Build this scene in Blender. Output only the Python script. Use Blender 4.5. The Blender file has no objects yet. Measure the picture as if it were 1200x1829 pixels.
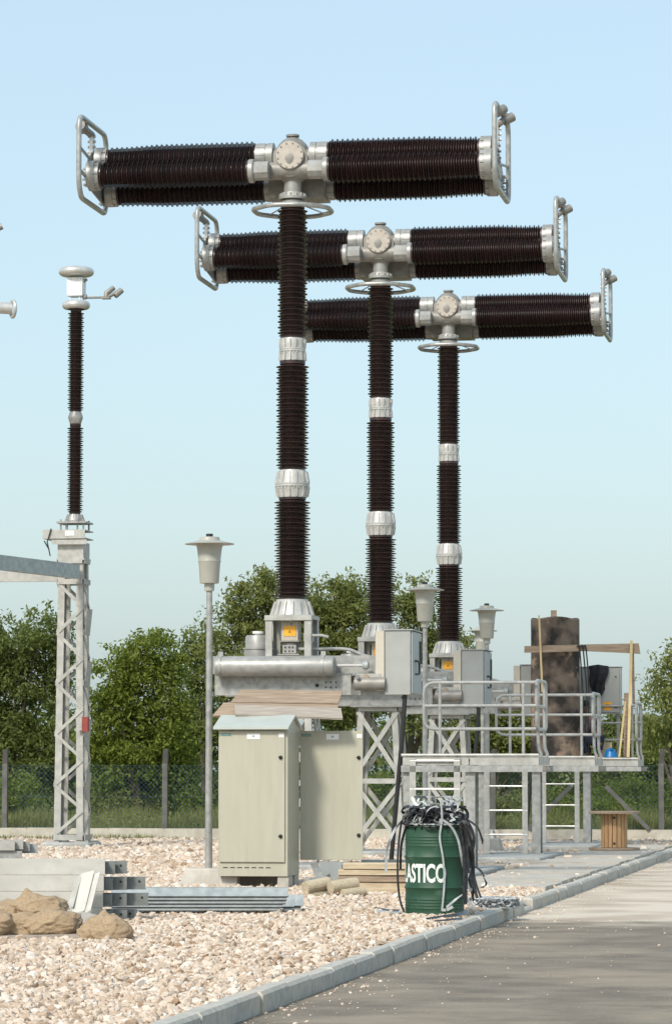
import bpy, bmesh, math, random
import numpy as np
from mathutils import Vector, Matrix

# ------------------------------------------------------------------ camera, sky, sun
S = bpy.context.scene
COL = S.collection
FPX, EYE, PITCH = 6000.0, 1.5, math.atan(459.5 / 6000.0)
cam = bpy.data.objects.new('camera', bpy.data.cameras.new('camera'))
COL.objects.link(cam)
cam.location = (0, 0, EYE)
cam.rotation_euler = (math.radians(90) + PITCH, 0, 0)
cam.data.sensor_fit = 'VERTICAL'
cam.data.sensor_height = 36
cam.data.lens = FPX / 1829 * 36
cam.data.clip_start = 1
cam.data.clip_end = 6000
S.camera = cam

SUN_DIR = Vector((-0.38, -0.68, 0.68)).normalized()
w = bpy.data.worlds.new('World'); S.world = w; w.use_nodes = True
nt = w.node_tree
sky = nt.nodes.new('ShaderNodeTexSky'); sky.sky_type = 'NISHITA'; sky.sun_disc = False
sky.sun_elevation = math.asin(SUN_DIR.z); sky.sun_rotation = math.atan2(SUN_DIR.x, SUN_DIR.y)
sky.air_density = 1.15; sky.dust_density = 2.6; sky.ozone_density = 3.2; sky.altitude = 0
bg = nt.nodes['Background']; bg.inputs[1].default_value = 0.15
veil = nt.nodes.new('ShaderNodeMix'); veil.data_type = 'RGBA'; veil.inputs['Factor'].default_value = 0.6   # even humid haze over the whole sky
veil.inputs['B'].default_value = (2.52, 3.16, 3.30, 1)
nt.links.new(sky.outputs[0], veil.inputs['A']); nt.links.new(veil.outputs['Result'], bg.inputs[0])
sl = bpy.data.lights.new('sun', 'SUN'); sl.energy = 2.0; sl.angle = math.radians(9.0); sl.color = (1.0, 0.935, 0.83)
sun = bpy.data.objects.new('sun', sl); COL.objects.link(sun)
sun.rotation_euler = SUN_DIR.to_track_quat('Z', 'Y').to_euler()
S.view_settings.view_transform = 'Standard'; S.view_settings.look = 'None'
S.view_settings.exposure = 0.68; S.view_settings.gamma = 1.0

A = math.atan(1010 / 6000.0)             # the site's grid runs away from the camera at this angle
VV = Vector((math.cos(A), -math.sin(A), 0)); UU = Vector((math.sin(A), math.cos(A), 0))
cp, sp = math.cos(PITCH), math.sin(PITCH)
def ray(px, py):
    x, y = px - 600, 914.5 - py
    return Vector((x, FPX * cp - y * sp, FPX * sp + y * cp))
def P(px, py, Y):
    d = ray(px, py); return Vector((0, 0, EYE)) + d * (Y / d.y)
def G(px, py, z=0.0):
    d = ray(px, py); return Vector((0, 0, EYE)) + d * ((z - EYE) / d.z)
R = random.Random(7)
NP = np.random.default_rng(11)

# ------------------------------------------------------------------ materials
MATS = {}
def mat(name, c1, c2=None, scale=6.0, rough=0.6, metal=0.0, bump=0.0, detail=6, c3=None, s3=1.0, lo=0.35, hi=0.65, lo3=0.45, hi3=0.7, stretch=None, coat=0.0, spec=0.5):
    m = bpy.data.materials.new(name); m.use_nodes = True; t = m.node_tree; N = t.nodes; L = t.links
    b = N['Principled BSDF']; b.inputs['Roughness'].default_value = rough; b.inputs['Metallic'].default_value = metal
    b.inputs['Coat Weight'].default_value = coat; b.inputs['Specular IOR Level'].default_value = spec
    tc = N.new('ShaderNodeTexCoord'); src = tc.outputs['Object']
    if stretch:
        mp = N.new('ShaderNodeMapping'); mp.inputs['Scale'].default_value = stretch; L.new(src, mp.inputs[0]); src = mp.outputs[0]
    c2 = c2 or c1
    n = N.new('ShaderNodeTexNoise'); n.inputs['Scale'].default_value = scale; n.inputs['Detail'].default_value = detail; L.new(src, n.inputs['Vector'])
    r = N.new('ShaderNodeValToRGB'); r.color_ramp.elements[0].position = lo; r.color_ramp.elements[1].position = hi
    r.color_ramp.elements[0].color = (*c1, 1); r.color_ramp.elements[1].color = (*c2, 1); L.new(n.outputs[0], r.inputs[0])
    out = r.outputs[0]
    if c3:
        n3 = N.new('ShaderNodeTexNoise'); n3.inputs['Scale'].default_value = s3; n3.inputs['Detail'].default_value = 8; n3.inputs['Roughness'].default_value = .65
        L.new(src, n3.inputs['Vector'])
        r3 = N.new('ShaderNodeValToRGB'); r3.color_ramp.elements[0].position = lo3; r3.color_ramp.elements[1].position = hi3; L.new(n3.outputs[0], r3.inputs[0])
        mx = N.new('ShaderNodeMix'); mx.data_type = 'RGBA'; L.new(r3.outputs[0], mx.inputs['Factor']); L.new(out, mx.inputs['A']); mx.inputs['B'].default_value = (*c3, 1)
        out = mx.outputs['Result']
    L.new(out, b.inputs['Base Color'])
    if bump:
        bp = N.new('ShaderNodeBump'); bp.inputs['Strength'].default_value = bump; bp.inputs['Distance'].default_value = .02
        L.new(n.outputs[0], bp.inputs['Height']); L.new(bp.outputs[0], b.inputs['Normal'])
    MATS[name] = m; return m
def tinted(name, stops, rough=0.8, trans=0.0, attr='tint'):
    m = bpy.data.materials.new(name); m.use_nodes = True; t = m.node_tree; N = t.nodes; L = t.links
    b = N['Principled BSDF']; b.inputs['Roughness'].default_value = rough
    a = N.new('ShaderNodeAttribute'); a.attribute_name = attr
    r = N.new('ShaderNodeValToRGB'); e = r.color_ramp.elements
    while len(e) < len(stops): e.new(0.5)
    for k, (p, c) in enumerate(stops): e[k].position = p; e[k].color = (*c, 1)
    L.new(a.outputs['Fac'], r.inputs[0]); L.new(r.outputs[0], b.inputs['Base Color'])
    b.inputs['Specular IOR Level'].default_value = 0.25
    if trans:
        tr = N.new('ShaderNodeBsdfTranslucent'); L.new(r.outputs[0], tr.inputs[0])
        mx = N.new('ShaderNodeMixShader'); mx.inputs[0].default_value = trans
        L.new(b.outputs[0], mx.inputs[1]); L.new(tr.outputs[0], mx.inputs[2]); L.new(mx.outputs[0], N['Material Output'].inputs[0])
    MATS[name] = m; return m

GALV = mat('galvanised_steel', (.27, .275, .265), (.39, .395, .375), 14, .5, .25, .05, c3=(.21, .205, .19), s3=2.0, lo3=.55, hi3=.8)
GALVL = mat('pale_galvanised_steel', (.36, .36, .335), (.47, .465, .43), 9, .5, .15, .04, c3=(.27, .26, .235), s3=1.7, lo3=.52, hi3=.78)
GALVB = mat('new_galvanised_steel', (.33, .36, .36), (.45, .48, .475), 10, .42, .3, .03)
GREYSHADE = mat('shaded_grey_steel', (.17, .185, .18), (.25, .265, .255), 8, .5, .2, .03)  # same galvanised steel, darkened: shade of the stack's rear rows painted in
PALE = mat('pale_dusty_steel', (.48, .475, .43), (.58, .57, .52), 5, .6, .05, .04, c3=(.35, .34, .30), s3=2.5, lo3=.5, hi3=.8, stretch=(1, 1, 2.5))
GALVT = mat('galvanised_tube', (.32, .325, .31), (.44, .44, .42), 12, .38, .4, .03)
ALU = mat('cast_aluminium', (.29, .29, .275), (.39, .385, .365), 8, .42, .25, .04, c3=(.21, .205, .185), s3=3, lo3=.55, hi3=.8)
ALUP = mat('pale_casting', (.42, .42, .40), (.53, .525, .50), 8, .42, .2, .04, c3=(.30, .295, .27), s3=3, lo3=.55, hi3=.8)
ALUB = mat('bright_aluminium', (.50, .495, .475), (.62, .61, .585), 7, .33, .4)
ALUD = mat('weathered_aluminium', (.21, .20, .18), (.29, .275, .25), 7, .5, .2, .04)
COVER = mat('cover_plate', (.40, .355, .305), (.48, .43, .37), 8, .5, .1)
PORC = mat('brown_porcelain', (.022, .0115, .0105), (.040, .019, .0165), 5, .42, 0, 0, coat=.08)
GREYP = mat('grey_paint', (.33, .34, .325), (.37, .38, .36), 3, .45, c3=(.29, .29, .275), s3=2.5, lo3=.6, hi3=.85)
GREYD = mat('slate_grey_paint', (.31, .335, .335), (.35, .375, .375), 3, .45)
CREAM = mat('cream_channel', (.50, .46, .38), (.56, .52, .43), 4, .6)
BEIGE = mat('beige_enamel', (.42, .405, .32), (.45, .435, .345), 2.5, .42, c3=(.37, .358, .28), s3=2.2, lo3=.52, hi3=.85, stretch=(4, 4, .6))
ROOFM = mat('pale_roof_enamel', (.43, .46, .42), (.48, .51, .47), 3, .4)
LAMPM = mat('lamp_enamel', (.36, .36, .315), (.41, .405, .355), 4, .4, c3=(.30, .29, .255), s3=3, lo3=.6, hi3=.85)
BLACK = mat('black_plastic', (.012, .012, .013), (.02, .02, .022), 6, .45)
DARK = mat('dark_opening', (.015, .016, .016), (.03, .03, .03), 6, .8)
WHITE = mat('white_sticker', (.75, .76, .76), (.82, .82, .82), 6, .5)
ORANGE = mat('orange_sign', (.80, .36, .02), (.88, .44, .03), 10, .5)
ORANGED = mat('dark_orange_ink', (.30, .12, .01), (.40, .18, .02), 10, .5)
TEAL = mat('teal_plate', (.05, .20, .20), (.08, .26, .25), 10, .5)
RED = mat('red_paint', (.26, .045, .035), (.33, .06, .045), 10, .5)
CONC = mat('concrete', (.42, .40, .36), (.54, .51, .46), 7, .9, 0, .3, c3=(.32, .30, .26), s3=1.5, lo3=.5, hi3=.8)
CONCG = mat('grey_concrete', (.33, .34, .33), (.43, .44, .42), 9, .9, 0, .3, c3=(.26, .26, .24), s3=1.2, lo3=.5, hi3=.8)
KERBM = mat('kerb_concrete', (.39, .375, .335), (.50, .48, .43), 12, .9, 0, .5, c3=(.54, .48, .39), s3=1.4, lo3=.52, hi3=.72)
WALLM = mat('wall_concrete', (.46, .43, .36), (.57, .54, .46), 5, .9, 0, .2, c3=(.33, .30, .23), s3=1.1, lo3=.5, hi3=.75)
SOIL = mat('bare_soil', (.30, .21, .13), (.42, .31, .21), 3, .95, 0, .5)
TIMB = mat('pale_timber', (.46, .36, .23), (.60, .50, .35), 3, .75, 0, .2, stretch=(1, 12, 12), c3=(.33, .26, .18), s3=2, lo3=.55, hi3=.75)
TIMBB = mat('brown_timber', (.27, .195, .135), (.37, .28, .20), 3, .75, 0, .2, stretch=(1, 12, 12), c3=(.44, .33, .24), s3=1.5, lo3=.5, hi3=.75)
TIMBG = mat('grey_weathered_timber', (.30, .26, .22), (.44, .38, .32), 4, .85, 0, .3, stretch=(1, 14, 14))
REELM = mat('reel_timber', (.40, .23, .11), (.54, .34, .17), 4, .7, 0, .2, stretch=(10, 10, 1))
STICK = mat('yellow_lath', (.58, .44, .22), (.68, .54, .30), 4, .7)
BURLAP = mat('burlap', (.30, .215, .13), (.43, .32, .21), 60, .95, 0, .35, c3=(.34, .245, .15), s3=7, lo3=.45, hi3=.7)
DRUMG = mat('drum_green', (.011, .055, .027), (.022, .080, .042), 3, .55, 0, 0, c3=(.11, .16, .12), s3=6, lo3=.58, hi3=.72)
STRAPW = mat('translucent_white_plastic', (.36, .38, .385), (.50, .515, .515), 14, .4)
STRAPB = mat('black_strap', (.018, .018, .02), (.05, .05, .052), 20, .35)
SOOT = mat('sooty_cylinder', (.022, .018, .015), (.17, .13, .10), 2.2, .85, 0, .5, detail=12, lo=.43, hi=.60, c3=(.36, .25, .175), s3=1.7, lo3=.55, hi3=.62)
FENCEM = mat('blue_fence_wire', (.035, .085, .15), (.05, .12, .20), 2, .5)
POSTM = mat('dark_fence_post', (.09, .09, .085), (.14, .14, .13), 5, .8)
NAVY = mat('navy_cloth', (.008, .014, .035), (.015, .022, .05), 12, .9)
PLAID = mat('dark_plaid_cloth', (.06, .045, .06), (.12, .09, .11), 16, .9)
SKIN = mat('skin', (.16, .08, .05), (.20, .10, .06), 6, .6)
HAIRM = mat('hair', (.008, .007, .006), (.015, .013, .012), 10, .7)
JACK = mat('black_cloth', (.012, .013, .016), (.03, .03, .034), 9, .95, 0, .4)
BLUEP = mat('blue_plastic', (.005, .14, .38), (.01, .18, .45), 5, .35)
BARK = mat('bark', (.10, .08, .06), (.17, .14, .11), 9, .95, 0, .5)
def road_mat(name, c1, c2, c3, sc3, lo3, hi3, specks):
    m = mat(name, c1, c2, 2.2, .92, 0, .0, detail=10, lo=.3, hi=.7, c3=c3, s3=sc3, lo3=lo3, hi3=hi3, stretch=(.8, .8, 1))
    t = m.node_tree; N = t.nodes; L = t.links; b = N['Principled BSDF']
    old = b.inputs['Base Color'].links[0].from_socket
    n = N.new('ShaderNodeTexNoise'); n.inputs['Scale'].default_value = 55; n.inputs['Detail'].default_value = 3
    tc = N.new('ShaderNodeTexCoord'); L.new(tc.outputs['Object'], n.inputs['Vector'])
    r = N.new('ShaderNodeValToRGB'); r.color_ramp.elements[0].position = .62; r.color_ramp.elements[1].position = .72; L.new(n.outputs[0], r.inputs[0])
    mx = N.new('ShaderNodeMix'); mx.data_type = 'RGBA'; L.new(r.outputs[0], mx.inputs['Factor']); L.new(old, mx.inputs['A']); mx.inputs['B'].default_value = (*specks, 1)
    L.new(mx.outputs['Result'], b.inputs['Base Color'])
    bp = N.new('ShaderNodeBump'); bp.inputs['Strength'].default_value = .35; bp.inputs['Distance'].default_value = .01
    L.new(n.outputs[0], bp.inputs['Height']); L.new(bp.outputs[0], b.inputs['Normal'])
    return m
ASPH = road_mat('dusty_asphalt', (.14, .116, .088), (.245, .205, .158), (.33, .268, .195), .55, .46, .80, (.36, .31, .25))
STONE = tinted('gravel_stones', [(0, (.33, .225, .15)), (.10, (.45, .345, .255)), (.5, (.56, .455, .36)), (.8, (.635, .545, .45)), (1, (.69, .63, .56))], .85)
BED = mat('gravel_bed', (.38, .28, .20), (.48, .38, .28), 9, .95, 0, .4)
LEAFD = tinted('dark_leaves', [(0, (.105, .14, .038)), (.5, (.155, .195, .052)), (1, (.205, .24, .07))], .7, .45)
LEAFY = tinted('yellow_green_leaves', [(0, (.12, .165, .026)), (.5, (.185, .235, .038)), (1, (.25, .285, .06))], .7, .45)
LEAFO = tinted('olive_leaves', [(0, (.145, .17, .048)), (.5, (.21, .235, .066)), (1, (.27, .285, .095))], .7, .45)
GRASSM = tinted('weeds', [(0, (.16, .19, .05)), (.5, (.25, .27, .085)), (1, (.34, .33, .15))], .7, .4)
FIELD = mat('field_grass', (.10, .13, .04), (.18, .19, .07), 1.5, .95)

# ------------------------------------------------------------------ mesh helpers
class MB:
    def __init__(s): s.v = []; s.f = []; s.mi = []; s.cur = 0
    def add(s, vs, fs):
        o = len(s.v); s.v += [Vector(p) for p in vs]
        for f in fs: s.f.append([i + o for i in f]); s.mi.append(s.cur)
        return s
    def box(s, x0, x1, y0, y1, z0, z1):
        v = [(x, y, z) for z in (z0, z1) for y in (y0, y1) for x in (x0, x1)]
        return s.add(v, [(0, 2, 3, 1), (4, 5, 7, 6), (0, 1, 5, 4), (2, 6, 7, 3), (0, 4, 6, 2), (1, 3, 7, 5)])
    def hexa(s, b, t):
        return s.add(list(b) + list(t), [(3, 2, 1, 0), (4, 5, 6, 7), (0, 1, 5, 4), (1, 2, 6, 5), (2, 3, 7, 6), (3, 0, 4, 7)])
    def prism(s, poly, d):
        n = len(poly); d = Vector(d); v = [Vector(p) for p in poly]; v += [p + d for p in v]
        return s.add(v, [tuple(range(n))[::-1], tuple(range(n, 2 * n))] + [(i, (i + 1) % n, n + (i + 1) % n, n + i) for i in range(n)])
    def bar(s, p, q, wd, th, up=(0, -1, 0)):
        p, q = Vector(p), Vector(q); d = (q - p).normalized(); u = Vector(up)
        a = d.cross(u).normalized() * wd / 2; b = a.cross(d).normalized() * th / 2
        return s.hexa([p - a - b, p + a - b, p + a + b, p - a + b], [q - a - b, q + a - b, q + a + b, q - a + b])
    def ell(s, p, q, a, b, t=.012):
        """angle bar from p to q: flanges along vectors a and b"""
        p, q, a, b = Vector(p), Vector(q), Vector(a), Vector(b); an, bn = a.normalized() * t, b.normalized() * t
        poly = [Vector(), a, a + bn, an + bn, b + an, b]
        return s.prism([p + x for x in poly], q - p)
    def chan(s, p, q, up, dep, t=.012):
        """C channel: web along up, flanges along dep"""
        p, q, u, d = Vector(p), Vector(q), Vector(up), Vector(dep); un, dn = u.normalized() * t, d.normalized() * t
        poly = [Vector(), d, d + un, dn + un, dn + u - un, d + u - un, d + u, u]
        return s.prism([p + x for x in poly], q - p)
    def tube(s, pts, r, n=10, closed=False, cap=True):
        pts = [Vector(p) for p in pts]; m = len(pts); rr = r if isinstance(r, (list, tuple)) else [r] * m
        ts = []
        for i in range(m):
            a = pts[(i - 1) % m] if (closed or i) else pts[i]; b = pts[(i + 1) % m] if (closed or i < m - 1) else pts[i]
            ts.append((b - a).normalized())
        ref = Vector((0, 0, 1)) if abs(ts[0].z) < .9 else Vector((1, 0, 0)); nn = (ref - ts[0] * ref.dot(ts[0])).normalized()
        o = len(s.v)
        for i in range(m):
            nn = (nn - ts[i] * nn.dot(ts[i])).normalized(); bb = ts[i].cross(nn)
            for k in range(n):
                t = 2 * math.pi * k / n; s.v.append(pts[i] + (nn * math.cos(t) + bb * math.sin(t)) * rr[i])
        for i in range(m if closed else m - 1):
            for k in range(n):
                a, b = o + i * n, o + ((i + 1) % m) * n
                s.f.append([a + k, a + (k + 1) % n, b + (k + 1) % n, b + k]); s.mi.append(s.cur)
        if cap and not closed:
            s.f.append([o + k for k in range(n)][::-1]); s.f.append([o + (m - 1) * n + k for k in range(n)]); s.mi += [s.cur] * 2
        return s
    def ribbon(s, pts, wd, side=None):
        pts = [Vector(p) for p in pts]; o = len(s.v); m = len(pts)
        for i in range(m):
            d = (pts[min(i + 1, m - 1)] - pts[max(i - 1, 0)]).normalized(); sd = Vector(side) if side else Vector((1, 0, .2))
            a = (sd - d * sd.dot(d)); a = a.normalized() if a.length > 1e-4 else Vector((0, 1, 0)); th = d.cross(a) * .0015; a = a * wd / 2
            s.v += [pts[i] - a - th, pts[i] + a - th, pts[i] + a + th, pts[i] - a + th]
        for i in range(m - 1):
            for k in range(4):
                s.f.append([o + i * 4 + k, o + i * 4 + (k + 1) % 4, o + i * 4 + 4 + (k + 1) % 4, o + i * 4 + 4 + k]); s.mi.append(s.cur)
        return s
    def lathe(s, prof, n=32, M=None):
        o = len(s.v); M = M or Matrix.Identity(4)
        for (r, z) in prof:
            for k in range(n):
                t = 2 * math.pi * k / n; s.v.append(M @ Vector((r * math.cos(t), r * math.sin(t), z)))
        for i in range(len(prof) - 1):
            for k in range(n):
                a, b = o + i * n, o + (i + 1) * n
                s.f.append([a + k, a + (k + 1) % n, b + (k + 1) % n, b + k]); s.mi.append(s.cur)
        s.f.append([o + k for k in range(n)][::-1]); s.f.append([o + (len(prof) - 1) * n + k for k in range(n)]); s.mi += [s.cur] * 2
        return s
    def build(s, name, m, parent=None, loc=None, rotz=0, sharp=35, bevel=0):
        me = bpy.data.meshes.new(name); me.from_pydata([tuple(p) for p in s.v], [], s.f)
        for x in (m if isinstance(m, (list, tuple)) else [m]): me.materials.append(x)
        me.polygons.foreach_set('material_index', s.mi)
        me.polygons.foreach_set('use_smooth', [True] * len(me.polygons)); me.set_sharp_from_angle(angle=math.radians(sharp))
        me.update(); o = bpy.data.objects.new(name, me); COL.objects.link(o)
        if parent: o.parent = parent
        if loc is not None: o.location = loc; o.rotation_euler = (0, 0, rotz)
        if bevel:
            md = o.modifiers.new('bevel', 'BEVEL'); md.width = bevel; md.segments = 2; md.limit_method = 'ANGLE'
        return o
RX = lambda d: Matrix.Rotation(math.radians(d), 4, 'X')
RY = lambda d: Matrix.Rotation(math.radians(d), 4, 'Y')
T = lambda *a: Matrix.Translation(Vector(a))
def tag(o, label=None, cat=None, group=None, kind=None):
    if label: o['label'] = label
    if cat: o['category'] = cat
    if group: o['group'] = group
    if kind: o['kind'] = kind
    return o
def thing(name, label, cat, loc=(0, 0, 0), rotz=0, group=None):
    o = bpy.data.objects.new(name, None); COL.objects.link(o); o.location = loc; o.rotation_euler = (0, 0, rotz); o.empty_display_size = .2
    return tag(o, label, cat, group)
def copy_tree(o, parent=None):
    c = o.copy(); COL.objects.link(c)
    if parent: c.parent = parent
    for ch in o.children: copy_tree(ch, c)
    return c
def np_mesh(name, V, F, m, tint=None, smooth=False):
    me = bpy.data.meshes.new(name); k = F.shape[1]
    me.vertices.add(len(V)); me.vertices.foreach_set('co', V.astype(np.float32).ravel())
    me.loops.add(F.size); me.loops.foreach_set('vertex_index', F.astype(np.int32).ravel())
    me.polygons.add(len(F)); me.polygons.foreach_set('loop_start', np.arange(0, F.size, k, dtype=np.int32))
    if tint is not None:
        at = me.attributes.new('tint', 'FLOAT', 'POINT'); at.data.foreach_set('value', tint.astype(np.float32))
    me.polygons.foreach_set('use_smooth', [smooth] * len(F)); me.materials.append(m); me.update(calc_edges=True); me.validate()
    o = bpy.data.objects.new(name, me); COL.objects.link(o); return o
def fillet(pts, rad, n=5, closed=False):
    pts = [Vector(p) for p in pts]; out = []; m = len(pts)
    for i, p in enumerate(pts):
        if not closed and i in (0, m - 1): out.append(p); continue
        a, b = pts[i - 1], pts[(i + 1) % m]; da, db = (a - p).normalized(), (b - p).normalized()
        ra = min(rad, (a - p).length * .45); rb = min(rad, (b - p).length * .45); A0, B0 = p + da * ra, p + db * rb
        for k in range(n + 1):
            t = k / n; out.append(A0 * (1 - t) ** 2 + p * 2 * t * (1 - t) + B0 * t * t)
    return out
def sheet(name, pts, z, m, kind='structure'):
    b = MB(); n = len(pts); b.add([(p[0], p[1], z) for p in pts], [tuple(range(n))]); o = b.build(name, m); return tag(o, kind=kind)

# ------------------------------------------------------------------ ground, road, kerb, path
K0 = G(590, 1724)                                        # a point on the gravel-side edge of the kerb
def KX(Y): return K0.x + (Y - K0.y) * math.tan(A)
def KP(t, off, z): p = K0 + UU * t + VV * off; return Vector((p.x, p.y, z))
sheet('ground', [(-900, -40), (900, -40), (900, 3000), (-900, 3000)], -.22, FIELD)
def quad_uv(name, t0, t1, o0, o1, z, m): return sheet(name, [KP(t0, o0, z), KP(t0, o1, z), KP(t1, o1, z), KP(t1, o0, z)], z, m)
quad_uv('gravel_bed', -30, 46.5, -40, 0, -.005, BED)
tR = (G(1000, 1640, -.12) - K0).dot(UU)
nt_ = ASPH.node_tree; N_ = nt_.nodes; L_ = nt_.links; pb_ = N_['Principled BSDF']; old_ = pb_.inputs['Base Color'].links[0].from_socket
tc_ = N_.new('ShaderNodeTexCoord'); dt_ = N_.new('ShaderNodeVectorMath'); dt_.operation = 'DOT_PRODUCT'; dt_.inputs[1].default_value = UU; L_.new(tc_.outputs['Object'], dt_.inputs[0])
nz_ = N_.new('ShaderNodeTexNoise'); nz_.inputs['Scale'].default_value = 1.3; nz_.inputs['Detail'].default_value = 9; L_.new(tc_.outputs['Object'], nz_.inputs['Vector'])
ma_ = N_.new('ShaderNodeMath'); ma_.operation = 'MULTIPLY_ADD'; ma_.inputs[1].default_value = 5.0; L_.new(nz_.outputs[0], ma_.inputs[0]); L_.new(dt_.outputs['Value'], ma_.inputs[2])
t0_ = KP(tR, 0, 0).dot(UU); mr_ = N_.new('ShaderNodeMapRange'); mr_.inputs['From Min'].default_value = t0_ + .7; mr_.inputs['From Max'].default_value = t0_ + 2.6; L_.new(ma_.outputs[0], mr_.inputs['Value'])
mx_ = N_.new('ShaderNodeMix'); mx_.data_type = 'RGBA'; L_.new(mr_.outputs[0], mx_.inputs['Factor']); L_.new(old_, mx_.inputs['A']); nd_ = N_.new('ShaderNodeTexNoise'); nd_.inputs['Scale'].default_value = .9; nd_.inputs['Detail'].default_value = 10; L_.new(tc_.outputs['Object'], nd_.inputs['Vector'])
rd_ = N_.new('ShaderNodeValToRGB'); rd_.color_ramp.elements[0].position = .36; rd_.color_ramp.elements[0].color = (.40, .325, .245, 1); rd_.color_ramp.elements[1].position = .58; rd_.color_ramp.elements[1].color = (.59, .515, .42, 1); L_.new(nd_.outputs[0], rd_.inputs[0]); L_.new(rd_.outputs[0], mx_.inputs['B']); L_.new(mx_.outputs['Result'], pb_.inputs['Base Color'])
quad_uv('road', -30, 46.5, .1, 60, -.12, ASPH)
kb = MB(); t = -27.0
while t < 40.5:
    L = .98; gap = 11.9 < t < 13.0
    if True:
        j = R.uniform(-.008, .008) - (.085 if gap else 0)
        for (a0, a1) in ((t, t + L - .022),):
            q = R.uniform(-.008, .008); j2 = j + R.uniform(-.008, .008)
            ps = [KP(a0, q, -.2), KP(a0, .13 + q, -.2), KP(a1, .13 + q, -.2), KP(a1, q, -.2)]
            b1 = [KP(a0 + .012, q, .02 + j), KP(a0 + .012, .108 + q, .02 + j), KP(a1 - .012, .108 + q, .02 + j2), KP(a1 - .012, q, .02 + j2)]
            m1 = [KP(a0, q, -.002 + j), KP(a0, .13 + q, -.004 + j), KP(a1, .13 + q, -.004 + j2), KP(a1, q, -.002 + j2)]
            kb.hexa(ps, m1); kb.hexa([Vector((p.x, p.y, p.z)) for p in m1], b1)
    t += L
tag(kb.build('kerb', KERBM), kind='structure')
mb_ = MB(); a0, a1 = -27, 40
mb_.hexa([KP(a0, .012, -.2), KP(a0, .115, -.2), KP(a1, .115, -.2), KP(a1, .012, -.2)], [KP(a0, .012, -.085), KP(a0, .115, -.085), KP(a1, .115, -.085), KP(a1, .012, -.085)]); tag(mb_.build('kerb_mortar', SOIL), kind='structure')
pb = MB(); t = 16.0
while t < 40:
    a, b_ = KP(t, -1.35, .0), KP(t + .97, -.03, .0)
    z = .045 + R.uniform(-.012, .012)
    pb.hexa([KP(t, -1.35, -.1), KP(t, -.03, -.1), KP(t + .93, -.03, -.1), KP(t + .93, -1.35, -.1)], [KP(t, -1.35, z), KP(t, -.03, z), KP(t + .93, -.03, z), KP(t + .93, -1.35, z)])
    t += 1.0
tag(pb.build('path', mat('path_slabs', (.40, .37, .32), (.52, .48, .42), 5, .9, 0, .2)), kind='structure')

# gravel stones: one mass of loose crushed limestone
def ico(sub):
    b = bmesh.new(); bmesh.ops.create_icosphere(b, subdivisions=sub, radius=1.0); b.verts.ensure_lookup_table()
    v = np.array([p.co[:] for p in b.verts]); f = np.array([[q.index for q in p.verts] for p in b.faces]); b.free(); return v, f
CBL = [Vector(((px - 600) / q, 6000 / q, 0)) for px, q in ((522, 121.0), (680, 104.0), (802, 91.0))]
PADS = [c + VV * 1.944 + UU * -1.29 for c in CBL]
def stones(n, y0, y1, smin, smax, sub):
    v, f = ico(sub); Y = np.sqrt(NP.uniform(y0 ** 2, y1 ** 2, n)); kx = K0.x + (Y - K0.y) * math.tan(A)
    x0 = -Y * .1 - 1.3; X = x0 + NP.random(n) * (kx - x0)
    keep = np.ones(n, bool); tt = (X - K0.x) * UU.x + (Y - K0.y) * UU.y; oo = (X - K0.x) * VV.x + (Y - K0.y) * VV.y; keep &= ~((tt > 16) & (tt < 40) & (oo > -1.36) & (NP.random(n) > .03))
    for c in PADS:
        lx = (X - c.x) * VV.x + (Y - c.y) * VV.y; ly = (X - c.x) * UU.x + (Y - c.y) * UU.y; keep &= ~((lx > -.35) & (lx < 1.22) & (ly > -3.7) & (ly < 1.6) & (NP.random(n) > .04))
    X, Y, kx = X[keep], Y[keep], kx[keep]; n = len(X)
    sz = NP.uniform(smin, smax, n) * NP.choice([.6, .8, 1, 1, 1.45], n)
    sc = np.stack([sz * NP.uniform(.8, 1.25, n), sz * NP.uniform(.7, 1.1, n), sz * NP.uniform(.5, .85, n)], 1)
    V = v[None] * (1 + NP.normal(0, .17 if sub == 1 else .05, (n, len(v), 1)))
    if sub == 2:
        for _ in range(7):                      # chip flat facets off each stone
            pl_ = NP.normal(size=(n, 3)); pl_ /= np.linalg.norm(pl_, axis=1)[:, None]; h = NP.uniform(.30, .75, (n, 1)); dd = np.einsum('nkj,nj->nk', V, pl_) - h; V = V - np.clip(dd, 0, None)[:, :, None] * pl_[:, None]
    V = V * sc[:, None]
    q = NP.normal(size=(n, 4)); q[:, 1:3] *= .45; q /= np.linalg.norm(q, axis=1)[:, None]; w_, x_, y_, z_ = q.T
    M = np.stack([1 - 2 * (y_ * y_ + z_ * z_), 2 * (x_ * y_ - z_ * w_), 2 * (x_ * z_ + y_ * w_), 2 * (x_ * y_ + z_ * w_), 1 - 2 * (x_ * x_ + z_ * z_), 2 * (y_ * z_ - x_ * w_), 2 * (x_ * z_ - y_ * w_), 2 * (y_ * z_ + x_ * w_), 1 - 2 * (x_ * x_ + y_ * y_)], 1).reshape(n, 3, 3)
    V = np.einsum('nij,nkj->nki', M, V)
    Z = NP.uniform(-.012, .03, n) - .1 * np.clip(0.10 - (kx - X), 0, .1) * 3
    V += np.stack([X, Y, Z], 1)[:, None]
    Fc = (f[None] + (np.arange(n) * len(v))[:, None, None]).reshape(-1, 3)
    t_ = np.clip(NP.normal(.52, .30, n), 0, 1)
    return V.reshape(-1, 3), Fc, np.repeat(t_, len(v))
parts = [stones(42000, 17, 31, .018, .040, 2), stones(36000, 31, 40, .022, .044, 2), stones(30000, 40, 50, .028, .05, 1), stones(36000, 50, 71, .038, .06, 1)]
off = 0; Vs, Fs, Ts = [], [], []
for (v, f, tt) in parts: Vs.append(v); Fs.append(f + off); Ts.append(tt); off += len(v)
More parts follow.
